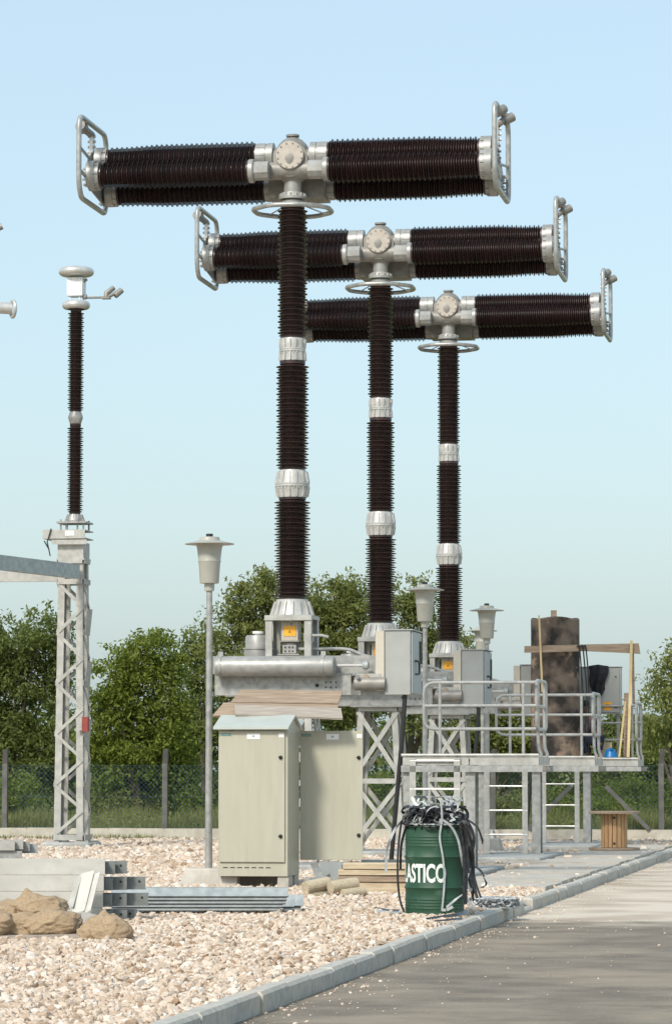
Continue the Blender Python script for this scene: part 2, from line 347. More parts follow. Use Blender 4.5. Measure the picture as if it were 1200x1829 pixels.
tag(np_mesh('gravel', np.concatenate(Vs), np.concatenate(Fs), STONE, np.concatenate(Ts)), 'pale crushed limestone gravel spread over the yard', 'gravel', kind='stuff')

def grit(n):
    v, f = ico(1); tt = NP.uniform(-9, 40, n); oo = .16 + NP.exponential(.9, n) * NP.choice([.15, .3, 2.5], n); X = K0.x + UU.x * tt + VV.x * oo; Y = K0.y + UU.y * tt + VV.y * oo
    sz = NP.uniform(.003, .008, n) * NP.choice([1, 1, 1, 1, 2.4], n); V = v[None] * (1 + NP.normal(0, .2, (n, len(v), 1))) * sz[:, None, None]; V[:, :, 2] *= .7; V += np.stack([X, Y, np.full(n, -.116)], 1)[:, None]
    return V.reshape(-1, 3), (f[None] + (np.arange(n) * len(v))[:, None, None]).reshape(-1, 3), np.repeat(np.clip(NP.normal(.6, .2, n), 0, 1), len(v))
v_, f_, t_ = grit(1300); tag(np_mesh('road_grit', v_, f_, STONE, t_), 'loose pale grit scattered along the road beside the kerb', 'grit', kind='stuff')

# ------------------------------------------------------------------ circuit breakers
D1 = CBL[0].y
C1 = CBL[0]
def Zc(py): return P(522, py, D1).z
def xc(px): return (px - 522) / 119.3
def insulator(rc, rb, rs, z0, z1, n, taper=None, neck=.05):
    """shed profile from z0 to z1 along +z, drooping towards -z"""
    pr = [(rc * 1.12, z0), (rc * 1.12, z0 + neck)]; a, b = z0 + neck, z1 - neck; p = (b - a) / n
    for i in range(n):
        z = a + p * i; k = (1 if not taper else taper((i + .5) / n)); rt = (rb if i % 2 else rs) * k; r0 = rc * (k if taper else 1)
        pr += [(r0, z + p * .10), (rt - .006, z - p * .12), (rt, z + p * .0), (rt - .004, z + p * .10), (r0, z + p * .55)]
    pr += [(rc * 1.12, b), (rc * 1.12, z1)]; return pr
def ribs(b, n, r0, z0, r1, z1, th=.012, ex=.022, M=None):
    M = M or Matrix.Identity(4)
    for k in range(n):
        m = M @ Matrix.Rotation(2 * math.pi * (k + .5) / n, 4, 'Z'); h = th / 2
        pts = [(r0 - .02, -h, z0), (r0 + ex, -h, z0), (r1 + ex, -h, z1), (r1 - .02, -h, z1)]
        b.prism([m @ Vector(p) for p in pts], m.to_3x3() @ Vector((0, th, 0)))
def bolts(b, n, r, z, br=.014, h=.02, M=None):
    M = M or Matrix.Identity(4)
    for k in range(n):
        t_ = 2 * math.pi * (k + .5) / n; b.lathe([(br, 0), (br, h)], 6, M @ T(r * math.cos(t_), r * math.sin(t_), z))

CBG = 'circuit breakers in a row across the yard'
cb = thing('circuit_breaker', 'nearest and largest brown T-shaped circuit breaker, rising behind the beige cabinet', 'circuit breaker', C1, -A, CBG)
zt = 2.58
b = MB(); b.box(-.75, .75, -.8, .8, -.1, .12); b.build('footing', CONCG, cb, bevel=.02)
top, bot = (.33, .36), (.47, .50); zl = [.12, 1.30, zt - .08]
def legpt(sx, sy, z):
    k = (z - .12) / (zt - .12); return Vector((sx * (bot[0] + (top[0] - bot[0]) * k), sy * (bot[1] + (top[1] - bot[1]) * k), z))
for sx in (-1, 1):
    for sy in (-1, 1):
        b = MB(); b.ell(legpt(sx, sy, .12), legpt(sx, sy, zt - .02), (-sx * .10, 0, 0), (0, -sy * .10, 0), .012)
        b.box(sx * bot[0] - .1, sx * bot[0] + .1, sy * bot[1] - .1, sy * bot[1] + .1, .121, .14); b.build('support_leg', GALVL, cb)
b = MB()
for i in range(2):
    z0, z1 = zl[i] + .06, zl[i + 1] - .02
    for s in (-1, 1):
        e = s * .012
        b.bar(legpt(-1, s, z0) + Vector((0, e, 0)), legpt(1, s, z1) + Vector((0, e, 0)), .075, .012); b.bar(legpt(1, s, z0) + Vector((0, e + s * .014, 0)), legpt(-1, s, z1) + Vector((0, e + s * .014, 0)), .075, .012)
        b.bar(legpt(s, -1, z0) + Vector((e, 0, 0)), legpt(s, 1, z1) + Vector((e, 0, 0)), .075, .012, (1, 0, 0)); b.bar(legpt(s, 1, z0) + Vector((e + s * .014, 0, 0)), legpt(s, -1, z1) + Vector((e + s * .014, 0, 0)), .075, .012, (1, 0, 0))
for z in (zl[1], zt - .05):
    for s in (-1, 1):
        b.bar(legpt(-1, s, z) + Vector((0, s * .03, 0)), legpt(1, s, z) + Vector((0, s * .03, 0)), .085, .012); b.bar(legpt(s, -1, z) + Vector((s * .03, 0, 0)), legpt(s, 1, z) + Vector((s * .03, 0, 0)), .085, .012, (1, 0, 0))
b.build('bracing', GALVL, cb)
# base beams
zb0, zb1, zb2 = zt, Zc(1205), Zc(1173)
b = MB(); b.chan((-1.07, -.45, zb0), (.95, -.45, zb0), (0, 0, zb1 - zb0), (0, .12, 0), .014); b.chan((-1.07, .45, zb0), (.95, .45, zb0), (0, 0, zb1 - zb0), (0, -.12, 0), .014)
b.box(-.62, -.5, -.43, .43, zb0 + .02, zb1 - .02); b.box(.5, .62, -.43, .43, zb0 + .02, zb1 - .02); b.box(-.45, .45, -.5, .5, zb0 - .022, zb0 - .002)
o = b.build('base_beam', GALV, cb)
for (x, z, r) in [(.45, .14, .028)] + [(.58 + .075 * i, .11 + .075 * j, .012) for i in range(3) for j in range(2)]: bh = MB(); bh.lathe([(r, -.004), (r, .004)], 12, T(x, -.452, zb0 + z) @ RX(90)); bh.build('bolt_hole', DARK, o)
b = MB(); b.box(-1.11, 1.50, -.40, -.385, zb1 + .003, zb2); b.box(-1.11, 1.5, -.383, -.25, zb2 - .014, zb2 - .002); b.box(1.0, 1.46, -.38, .4, zb1 + .02, zb2 - .03); b.build('mounting_rail', GALV, cb)
# accumulator tube
za = Zc(1192.5); rt = .145; ya = -.60
b = MB(); b.lathe([(.0, -1.04), (rt * .55, -1.04), (rt * .93, -1.02), (rt, -.98), (rt, .70), (rt * .95, .73), (rt * .6, .75), (0, .75)], 40, T(0, ya, za) @ RY(90)); tube_o = b.build('accumulator_tube', ALU, cb)
for x in (-.95, .57):
    b = MB(); b.lathe([(rt + .002, -.02), (rt + .009, -.02), (rt + .009, .02), (rt + .002, .02)], 40, T(x, ya, za) @ RY(90)); b.box(x - .035, x + .035, ya - .03, ya + .03, za + rt + .005, za + rt + .075); b.build('strap', GALV, tube_o)
b = MB(); b.tube([(.752, ya + .03, za + .01), (1.15, ya + .03, za + .01)], .02); b.build('hydraulic_rod', ALUB, cb)
b = MB(); b.lathe([(.0, -.05), (.045, -.05), (.062, -.02), (.062, .03), (.03, .05), (0, .05)], 16, T(1.19, ya + .03, za + .01) @ RY(90)); b.build('rod_knob', GREYD, cb)
b = MB(); b.lathe([(.10, 0), (.10, .45)], 24, T(1.02, -.52, zb0 + .16) @ RY(90)); b.lathe([(.03, 0), (.03, .04)], 10, T(1.08, -.63, zb0 + .26) @ RX(90)); b.build('damper_cylinder', ALUD, cb)
b = MB(); b.box(1.05, 1.40, -.555, -.54, zb0 + .20, zb1 - .005); pl = b.build('valve_plate', GALVL, cb)
b = MB(); b.lathe([(.034, 0), (.034, .02)], 16, T(1.20, -.556, zb0 + .26) @ RX(90)); b.build('port_plug', TIMBB, pl)
# upright tank
xt = -.53; z0, z1, z2 = zb2, Zc(1158), Zc(1134)
b = MB(); b.lathe([(.21, z0), (.21, z1 - .01), (.225, z1 - .01), (.225, z1 + .012), (.19, z1 + .012), (.19, z2 - .03), (.17, z2), (0, z2)], 36, T(xt, .1, 0)); tk = b.build('oil_tank', ALU, cb)
b = MB(); b.lathe([(.05, z2 - .01), (.05, z2 + .025), (.085, z2 + .025), (.085, z2 + .06), (0, z2 + .06)], 16, T(xt, .1, 0)); b.build('filler_cap', WHITE, tk)
# portal frame under the column
zp = Zc(1103.5)
for sx in (-1, 1):
    for sy in (-1, 1):
        b = MB(); b.ell((sx * .34, sy * .34, zb2), (sx * .34, sy * .34, zp - .03), (-sx * .10, 0, 0), (0, -sy * .12, 0), .014); b.build('portal_leg', GALVL, cb)
b = MB(); b.box(-.35, .35, -.35, .35, zp - .03, zp + .025); b.box(-.35, .35, -.36, -.351, zp - .05, zp + .02); b.build('portal_top_plate', GALVL, cb)
b = MB(); z0, z1 = Zc(1145), Zc(1104); b.box(-.13, .12, -.20, .06, z0, z1 - .06); mech = b.build('mechanism_housing', COVER, cb)
b = MB(); b.box(-.09, .09, -.208, -.201, Zc(1137), Zc(1119)); pl = b.build('warning_plate', ORANGE, mech)
b = MB(); b.prism([(-.022, -.212, Zc(1131)), (.022, -.212, Zc(1131)), (0, -.212, Zc(1126))], (0, .0035, 0)); b.build('warning_mark', ORANGED, pl)
b = MB(); b.tube([(0, -.21, Zc(1118)), (0, -.235, Zc(1115)), (0, -.21, Zc(1112))], .012); b.build('hook', ALUB, mech)
b = MB(); b.box(-.15, .14, -.21, .05, z0 - .02, z0 - .001); b.lathe([(.15, Zc(1156)), (.16, z0 - .03)], 28, T(0, -.02, 0)); b.build('coupling', ALUD, cb)
b = MB(); b.box(-.10, .10, -.24, -.04, Zc(1168), Zc(1153)); b.box(-.17, .15, -.28, .05, Zc(1171), Zc(1169)); vb = b.build('valve_block', ALU, cb)
for x in (-.06, .0, .05):
    for z in (1164, 1157): b = MB(); b.lathe([(.012, 0), (.012, .012)], 8, T(x, -.241, Zc(z)) @ RX(90)); b.build('bolt', DARK, vb)
b = MB(); b.tube(fillet([(.10, -.12, Zc(1160)), (.86, -.12, Zc(1160)), (1.12, -.12, Zc(1174)), (1.3, -.12, Zc(1176))], .12), .026); b.tube([(.34, -.3, Zc(1137)), (.50, -.34, Zc(1137)), (.60, -.34, Zc(1140))], .022); b.build('hydraulic_pipe', GALVT, cb)
b = MB(); b.box(.22, .34, -.28, -.08, Zc(1147), Zc(1132)); b.build('monitor_box', GREYP, cb)
# column
zc0, zc1 = Zc(1101), Zc(1071)
b = MB(); b.lathe([(.33, zc0 - .02), (.33, zc0 + .015), (.30, zc0 + .015), (.235, zc1 - .03), (.235, zc1), (0, zc1)], 40); ribs(b, 16, .30, zc0 + .015, .235, zc1 - .03, .018, .034); bolts(b, 16, .315, zc0 + .015); b.build('column_base_flange', ALUP, cb)
secs = [(1071, 887, 36, .180, .270, .245), (842, 645, 38, .170, .245, .222), (606, 367, 46, .160, .225, .202)]
for (a, c, n, rc, rb, rs) in secs:
    b = MB(); b.lathe(insulator(rc, rb, rs, Zc(a), Zc(c), n, lambda t_, k=(a > 1000): 1), 40); b.build('post_insulator', PORC, cb)
for (a, m_, c, r0, rm, r1) in [(889, 866, 840, .215, .255, .205), (646, 625, 604, .185, .195, .185)]:
    za0, zm, za1 = Zc(a), Zc(m_), Zc(c)
    b = MB(); b.lathe([(r0, za0), (r0, za0 + .01), (rm - .015, zm - .035), (rm, zm - .03), (rm, zm - .004), (rm - .012, zm - .002), (rm, zm), (rm, zm + .022), (rm - .015, zm + .028), (r1, za1 - .02), (r1 - .01, za1)], 48)
    ribs(b, 14, r0, za0 + .01, rm - .02, zm - .035, .016, .026); ribs(b, 14, rm - .02, zm + .028, r1, za1 - .02, .016, .024); bolts(b, 22, rm - .018, zm - .06, .013, .035); b.build('joint_flange', ALUP, cb)
# head
zs = Zc(285); zn0 = Zc(366)
b = MB(); b.lathe([(.175, zn0), (.175, zn0 + .05), (.13, zn0 + .06), (.13, Zc(357)), (.215, Zc(357)), (.215, Zc(353)), (.19, Zc(352)), (.165, Zc(345)), (.13, Zc(345)), (.13, Zc(322)), (.2, Zc(318)), (0, Zc(318))], 36); bolts(b, 14, .19, Zc(352) - .01, .016, .05); b.build('neck_flange', ALU, cb)
b = MB(); pr = []
for k in range(13):
    t_ = math.pi * k / 12; pr.append((max(.285 * math.sin(t_), .002), zs - .03 - .37 * math.cos(t_) * (1 if k > 6 else .95)))
b.lathe(pr, 40); b.lathe([(.26, -.20), (.26, .75), (.22, .78), (0, .78)], 36, T(0, 0, zs - .03) @ RX(-90)); b.box(-.42, .42, .30, .9, zs - .52, zs - .16)
b.lathe([(.17, 0), (.17, .84)], 28, T(-.42, .62, zs - .36) @ RY(90)); b.lathe([(.17, 0), (.17, .84)], 28, T(-.42, 0, zs) @ RY(90)); b.lathe([(.14, 0), (.14, .84)], 28, T(-.42, -.1, zs - .18) @ RY(90))
b.lathe([(.05, zs + .28), (.06, zs + .33), (.10, zs + .34), (.10, zs + .37), (0, zs + .37)], 18); b.build('crosshead_housing', ALUD, cb)
b = MB(); b.lathe([(.0, .275), (.20, .275), (.208, .268), (.208, .20), (0, .20)], 40, T(0, 0, zs + .02) @ RX(90)); cv = b.build('cover_disc', COVER, cb)
b = MB(); bolts(b, 12, .182, .275, .013, .012, T(0, 0, zs + .02) @ RX(90)); b.lathe([(.009, .27), (.009, .281)], 10, T(0, 0, zs + .02) @ RX(90)); b.build('cover_bolt', ALUD, cv)
# interrupter chambers and their caps
UN = [(0.0, 0.045, .245, .220, .168, .54, 2.82), (-.32, -.215, .218, .198, .150, .60, 2.86), (.66, -.32, .228, .205, .160, .53, 2.82)]
for sx in (-1, 1):
    for (y, dz, rb, rs, rc, x0, x1) in UN:
        M = T(0, y, zs + dz) @ RY(90 * sx)
        tp = lambda t_: 1.0 if t_ < .68 else 1 - .10 * min((t_ - .68) / .2, 1)
        b = MB(); b.lathe(insulator(rc, rb, rs, x0, x1, 58, tp, .03), 32, M); b.build('interrupter_insulator', PORC, cb)
        r = rb * .86 if y >= 0 else rb * 1.0
        b = MB()
        if y >= 0:
            b.lathe([(r, x0 - .26), (r, x0 - .17), (r * .92, x0 - .165), (r * .92, x0 - .15), (r * .97, x0 - .145), (r * .97, x0), (0, x0)], 36, M); ribs(b, 10, r * .92, x0 - .14, r * .92, x0 - .01, .01, .016, M)
        else:
            b.lathe([(r * .66, x0 - .30), (r * .66, x0 - .09), (r * .70, x0 - .09), (r * .70, x0), (0, x0)], 10, M); b.lathe([(r * .78, x0 - .08), (r * .82, x0 - .07), (r * .82, x0 - .012), (r * .78, x0 - .002)], 32, M)
        b.build('inner_end_cap', ALU, cb)
        b = MB(); r2 = r * .97; b.lathe([(r2, x1), (r2, x1 + .06), (r2 * 1.08, x1 + .065), (r2 * 1.08, x1 + .17), (r2 * .8, x1 + .20), (0, x1 + .20)], 36, M); ribs(b, 10, r2, x1 + .01, r2, x1 + .06, .01, .014, M)
        b.build('outer_end_cap', ALU, cb)
    # end plate, grading ring, terminal
    b = MB(); xp = sx * 3.04
    b.prism([(xp, -.50, zs - .36), (xp, .82, zs - .52), (xp, .84, zs - .2), (xp, .15, zs + .18), (xp, -.15, zs + .18), (xp, -.48, zs - .08)], (sx * .02, 0, 0))
    for (y, dz) in ((0, .0), (-.32, -.235), (.66, -.36)): bolts(b, 8, .13, .0, .018, .05, T(xp + sx * .02, y, zs + dz) @ RY(90 * sx))
    b.build('end_plate', ALU, cb)
    zr0, zr1, xr = Zc(357), Zc(213), (-3.06 if sx < 0 else 3.13)
    b = MB(); b.tube(fillet([(xr, -.86, zr0 + .2), (xr, -.86, zr1 - .1), (xr, -.76, zr1), (xr, .76, zr1), (xr, .86, zr1 - .15), (xr, .86, zr0 + .15), (xr, .78, zr0), (xr, -.72, zr0)], .13, 4, True), .040, 12, True)
    b.build('grading_ring', GALVT, cb)
    b = MB(); b.tube([(xr, -.86, zs + .14), (sx * 3.05, -.1, zs + .05)], .024); b.tube([(xr, -.86, zs - .20), (sx * 3.05, .3, zs - .32)], .028); b.tube([(xr, .86, zs - .05), (sx * 3.05, .3, zs - .1)], .022); b.build('ring_bracket', GALVT, cb)
    b = MB(); b.box(min(xp, xp + sx * .05), max(xp, xp + sx * .05), -.09, .05, zs + .05, zs + .47)
    for z in (.2, .28, .36, .44): b.lathe([(.022, -.03), (.022, .09)], 8, T(xp, -.02, zs + z) @ RY(90 * sx))
    tm = b.build('terminal_plate', ALUB, cb)
    b = MB()
    if sx < 0:
        b.tube([(xp - .03, -.02, zs + .46), (xp - .10, -.28, zs + .52)], .055); b.tube([(xp - .10, -.25, zs + .51), (xp - .13, -.36, zs + .55)], .085, 14)
    else:
        b.tube([(xp + .03, -.02, zs + .42), (xp + .15, .03, zs + .52)], .05); b.tube([(xp + .03, -.1, zs + .58), (xp + .13, .02, zs + .67)], .07, 14); b.tube([(xp + .12, .02, zs + .48), (xp + .25, .1, zs + .56)], .07, 14); b.tube([(xp + .08, -.04, zs + .60), (xp + .20, .05, zs + .54)], .04)
    b.build('conductor_clamp', ALUD, tm)
# corona ring under the head
zr = Zc(376.5); n8 = [(.60 * math.cos(a_), .60 * math.sin(a_), zr) for a_ in [math.radians(22.5 + 45 * k) for k in range(8)]]
n8 = [(p[0] * (1.0 if abs(p[1]) > .3 else 1.02), p[1] * 1.05, p[2]) for p in n8]
b = MB(); b.tube(fillet(n8, .14, 4, True), .036, 12, True); cr = b.build('corona_ring', GALVT, cb)
b = MB()
for a_ in (40, 140, 220, 320): b.tube([(.56 * math.cos(math.radians(a_)), .56 * math.sin(math.radians(a_)), zr), (.17 * math.cos(math.radians(a_)), .17 * math.sin(math.radians(a_)), zr + .1)], .011, 6)
b.build('ring_spoke', GALVT, cr)
# operating cabinet with its conduit
zb, zt_ = Zc(1243), Zc(1130)
b = MB(); b.box(1.46, 1.835, -.52, .44, zb, zt_); bx = b.build('operating_box', GREYP, cb, bevel=.006)
b = MB(); b.box(1.44, 1.875, -.54, .46, zt_ + .002, zt_ + .018); b.build('box_lid', GREYP, bx)
b = MB(); b.box(1.842, 1.862, -.50, .42, zb + .02, zt_ - .015); dr = b.build('door', GREYD, bx, bevel=.004)
b = MB(); b.tube(fillet([(1.864, -.27, Zc(1183)), (1.905, -.25, Zc(1183)), (1.905, -.10, Zc(1187)), (1.905, -.10, Zc(1206)), (1.864, -.22, Zc(1206))], .03), .014, 8); b.build('handle', BLACK, dr)
b = MB(); b.box(1.864, 1.872, .2, .38, Zc(1186), Zc(1146)); b.build('window', DARK, dr)
b = MB(); b.box(1.325, 1.452, -.54, -.44, Zc(1236), Zc(1131)); b.build('mounting_channel', CREAM, cb)
b = MB(); b.tube(fillet([(1.74, -.42, zb + .02), (1.72, -.42, 2.2), (1.60, -.42, .9), (1.52, -.42, .03)], .3), .034, 10); b.build('cable_conduit', BLACK, cb)
for k, (px, s, lab) in enumerate([(680, 104.0, 'middle brown T-shaped circuit breaker of the row, standing between the largest and the smallest one'), (802, 91.0, 'farthest brown T-shaped circuit breaker, smallest in view, with its column beside the sooty cylinder')]):
    c = copy_tree(cb); c.location = ((px - 600) / s, 6000 / s, 0); c['label'] = lab

# ------------------------------------------------------------------ access platforms
def platform(loc, label, front, rear):
    r = thing('access_platform', label, 'platform', loc, -A, 'steel access platforms beside the breakers')
    for (x, y) in ((-.03, .12), (.86, .12)):
        b = MB(); b.box(x - .07, x + .07, y - .16, y - .145, .112, 1.46); b.box(x - .07, x + .07, y + .145, y + .16, .112, 1.46); b.box(x - .010, x + .010, y - .145, y + .145, .112, 1.46); b.box(x - .13, x + .13, y - .2, y + .2, .10, .112); b.build('leg', GALV, r)
    b = MB()
    for x in (-.03, .86): b.box(x - .04, x + .04, .0, 1.38, 1.462, 1.552)
    for y in (-.05, 1.40): b.chan((-.12, y - .05, 1.462), (1.90, y - .05, 1.462), (0, 0, .09), (0, .1, 0), .012)
    b.build('support_beam', GALV, r)
    b = MB(); b.chan((.86, -.06, 1.56), (1.84, -.06, 1.56), (0, 0, .115), (0, .08, 0), .012); b.chan((-.1, -.06, 1.56), (.84, -.06, 1.56), (0, 0, .115), (0, .08, 0), .012); b.chan((-.1, 1.42, 1.56), (1.84, 1.42, 1.56), (0, 0, .115), (0, -.08, 0), .012)
    b.box(-.1, -.088, .03, 1.33, 1.56, 1.675); b.box(1.828, 1.84, .03, 1.33, 1.56, 1.675); b.build('edge_channel', GALVL, r)
    b = MB()
    for k in range(24): b.box(-.08 + k * .0795, -.075 + k * .0795, .03, 1.33, 1.64, 1.676)
    for k in range(9): b.box(-.085, 1.825, .05 + k * .155, .056 + k * .155, 1.655, 1.672)
    b.tube([(-.12, -.065, 1.70), (1.84, -.065, 1.70)], .022, 8); b.build('deck_grating', GALVL, r)
    lad = MB()
    for x in (-.0, .635): lad.chan((x, -.10, .104), (x, -.10, 1.66), (.09, 0, 0), (0, .05, 0), .008)
    ld = lad.build('ladder_rail', GALVL, r)
    for k in range(4):
        z = .42 + k * .40; b = MB(); b.tube([(.005, -.085, z), (.72, -.085, z)], .016, 8); b.build('rung', ALUB, ld)
    zz = [1.70 + q for q in (.37, .70, 1.03)]
    if front:
        b = MB(); b.tube(fillet([(1.80, -.03, zz[2]), (.2, -.03, zz[2]), (.2, -.03, zz[0]), (1.80, -.03, zz[0])], .16, 6), .024); b.tube([(.2, -.03, zz[1]), (1.8, -.03, zz[1])], .022); b.tube([(.43, -.03, 1.64), (.43, -.03, zz[2])], .024); b.tube([(1.62, -.03, 1.64), (1.62, -.03, zz[2])], .024); b.build('front_railing', GALVT, r)
    if rear:
        b = MB()
        for z in zz: b.tube([(.2, 1.40, z), (1.68, 1.40, z)], .022)
        for x in (.22, 1.0, 1.62): b.tube([(x, 1.40, 1.64), (x, 1.40, zz[2])], .024)
        b.build('rear_railing', GALVT, r)
    b = MB(); xs = 1.80
    b.tube(fillet([(xs, .05, zz[0]), (xs, .05, zz[2] + .03), (xs, 1.30, zz[2] + .03), (xs, 1.30, zz[0])], .14, 6, True), .026, 10, True); b.tube([(xs, .05, zz[1]), (xs, 1.30, zz[1])], .022)
    for y in (.25, 1.1): b.tube(fillet([(xs, y, zz[2]), (xs, y, 1.80), (xs + .06, y, 1.68), (xs - .10, y, 1.64)], .1), .025)
    b.box(xs - .16, xs + .03, .0, .4, 1.575, 1.59); b.build('side_railing', GALVT, r)
    f = MB(); f.box(-.25, 1.16, -2.2, 1.6, -.25, .10); ft = f.build('concrete_footing', CONCG, bevel=.03); ft.location = loc; ft.rotation_euler = (0, 0, -A)
    return r, ft
PLT = []
for k, c in enumerate(CBL):
    loc = c + VV * 1.944 + UU * -1.29
    lab = ['nearest steel access platform with railing, its ladder coming down behind the green drum', 'middle steel access platform, its ladder standing clear to the right of the green drum', 'farthest steel access platform, carrying the sooty cylinder and the crouching worker'][k]
    r, ft = platform(loc, lab, k < 2, k == 2); PLT.append(r)
    tag(ft, ['grey concrete footing under the nearest platform, behind the green drum', 'grey concrete footing under the middle platform with a soil trench in front', 'grey concrete footing under the farthest platform left of the cable reel'][k], 'footing', 'concrete footings of the platforms')
def PL(k, x, y, z): return PLT[k].location + VV * x + UU * y + Vector((0, 0, z))
q = [PL(1, -.3, -3.6, 0), PL(1, .9, -3.6, 0), PL(1, 1.2, -2.2, 0), PL(1, -.3, -2.2, 0)]
sheet('soil_trench', q, .012, SOIL)
sheet('soil_bank', [P(1050, 1500, 69.2).xy, (KX(62) + 1.5, 64), (KX(62) + 8, 63), (KX(70) + 8, 69.6), P(1050, 1500, 70.8).xy], .035, SOIL)

# ------------------------------------------------------------------ clutter on the farthest platform
DK = 1.70
cl = P(992, 1350, 64.75); cl.z = DK
b = MB(); pr = [(.478, 0), (.47, .4), (.474, 1.2), (.468, 2.0), (.465, 2.68), (.45, 2.70), (.42, 2.68), (.42, .02)]; b.lathe(pr, 48)
for v in b.v: v.x *= 1 + .006 * math.sin(v.z * 3); v.z += .02 * math.sin(3 * math.atan2(v.y, v.x)) * (v.z > 2.5)
tag(b.build('sooty_cylinder', SOOT, loc=cl, bevel=0), 'tall dark sooty cylinder with rusty patches standing on the farthest platform', 'cylinder')
b = MB(); b.box(-.055, .055, -.04, .04, .02, 2.86); tag(b.build('timber_post', TIMBB, loc=cl + Vector((-.02, .1, 0))), 'short brown timber post sticking out of the top of the sooty cylinder', 'timber post')
yp = 64.1
b = MB(); l0, l1 = P(936, 1160, yp), P(1143, 1157, yp); m0, m1 = P(1048, 1158, yp), P(1138, 1168, yp)
b.prism([P(936, 1154, yp), P(1045, 1151, yp), P(1140, 1149, yp), P(1143, 1168, yp), P(1110, 1166, yp), P(1045, 1163, yp), P(936, 1166, yp)], (0, .045, 0)); tag(b.build('plank', TIMBB), 'brown plank tied level across the upper part of the sooty cylinder', 'plank')
def stick(pa, pb, Y0, Y1, wd, m, name, label, cat='lath'):
    b = MB(); b.bar(P(*pa, Y0), P(*pb, Y1), wd, wd * .6); return tag(b.build(name, m), label, cat)
stick((968, 1236), (962, 1099), yp - .06, yp - .06, .035, STICK, 'lath', 'thin pale lath tied upright against the front of the sooty cylinder')
stick((1121, 1352), (1127, 1144), 64.05, 64.05, .05, STICK, 'lath', 'tall pale lath holding up the right end of the brown plank')
stick((1131, 1258), (1129, 1166), 64.2, 64.2, .05, TIMBB, 'lath', 'short brown batten standing behind the tall pale lath under the plank end')
stick((1105, 1352), (1116, 1252), 64.35, 64.5, .035, STICK, 'lath', 'yellowish lath leaning beside the blue hard hat')
stick((1117, 1352), (1118, 1238), 64.6, 64.7, .09, TIMBB, 'batten', 'wide brown batten standing between the leaning lath and the tall lath', 'batten')
b = MB()
for (dx, sw) in ((0, 4), (6, 9), (11, 5)):
    b.tube(fillet([P(1030 + dx, 1156, yp - .03), P(1034 + dx, 1150, yp - .03), P(1037 + dx * 1.1, 1190, yp - .02), P(1040 + dx * .9 + sw * .3, 1240, yp + .05), P(1038 + dx, 1300, yp + .1), P(1040 + dx, 1348, yp + .3)], .3), .014, 8)
tag(b.build('rope', BLACK), 'black cords hanging over the brown plank beside the sooty cylinder', 'rope')
bxl = P(1072, 1275, 65.6); zb, zt_ = bxl.z, P(1072, 1192, 65.6).z; pb0 = Vector((bxl.x, bxl.y, DK))
r = thing('control_box', 'light grey control box with an orange sticker on the farthest platform', 'control box', pb0, -A)
b = MB(); b.box(-.40, .40, 0, .25, zb - DK, zt_ - DK); b.box(-.42, .42, -.02, .27, zt_ - DK + .002, zt_ - DK + .016); bo = b.build('housing', GREYP, r, bevel=.005)
b = MB(); b.box(-.37, .37, -.022, -.002, zb - DK + .03, zt_ - DK - .03); do = b.build('door', GREYP, r, bevel=.004)
b = MB(); b.box(.06, .22, -.026, -.0225, .95, 1.11); b.build('warning_sticker', ORANGE, do)
b = MB(); b.box(.08, .20, -.029, -.0265, 1.025, 1.033); b.box(.09, .19, -.029, -.0265, 1.06, 1.068); b.build('sticker_print', ORANGED, do)
for z in (1.0, 1.60):
    b = MB(); b.lathe([(.014, 0), (.014, .015)], 10, T(.30, -.023, z) @ RX(90)); b.build('lock', DARK, do)
for x in (-.33, .33): b = MB(); b.box(x - .03, x + .03, .1, .16, .0, zb - DK); b.build('leg', GALV, r)
# black jacket over the box
b = MB(); nu, nv = 14, 18; jx = -.22
fr = []
for j in range(nv):
    t_ = j / (nv - 1)
    for i in range(nu):
        s = i / (nu - 1) - .5; wdt = .34 * (1 - .12 * t_ + .14 * math.sin(3 * t_ + 1)); x = s * wdt + .03 * math.sin(t_ * 5 + .5) + (.04 * t_)
        zz = (zt_ - DK + .055) - .64 * t_ * (1 - .25 * (abs(s) * 2) ** 2) - (0.06 * abs(s) if j == 0 else 0); yy = -.055 - .03 * math.sin(s * 17 + t_ * 3) - .035 * math.sin(t_ * 3.1) - .02 * math.cos(s * 3.1)
        fr.append((x, yy, zz))
back = [(x * .97, y + .05 if z < zt_ - DK + .02 else y + .25, z) for (x, y, z) in fr]
n = nu * nv; b.v = [Vector(p) for p in fr + back]
for j in range(nv - 1):
    for i in range(nu - 1):
        a_ = j * nu + i; b.f += [[a_, a_ + nu, a_ + nu + 1, a_ + 1], [n + a_, n + a_ + 1, n + a_ + nu + 1, n + a_ + nu]]
for i in range(nu - 1): b.f += [[i, i + 1, n + i + 1, n + i], [n - nu + i, n + n - nu + i, n + n - nu + i + 1, n - nu + i + 1]]
for j in range(nv - 1): b.f += [[j * nu, n + j * nu, n + (j + 1) * nu, (j + 1) * nu], [j * nu + nu - 1, (j + 1) * nu + nu - 1, n + (j + 1) * nu + nu - 1, n + j * nu + nu - 1]]
b.mi = [0] * len(b.f); tag(b.build('jacket', JACK, loc=pb0 + VV * (-.06), rotz=-A, sharp=80), 'black jacket hung over the top of the light grey control box', 'jacket')
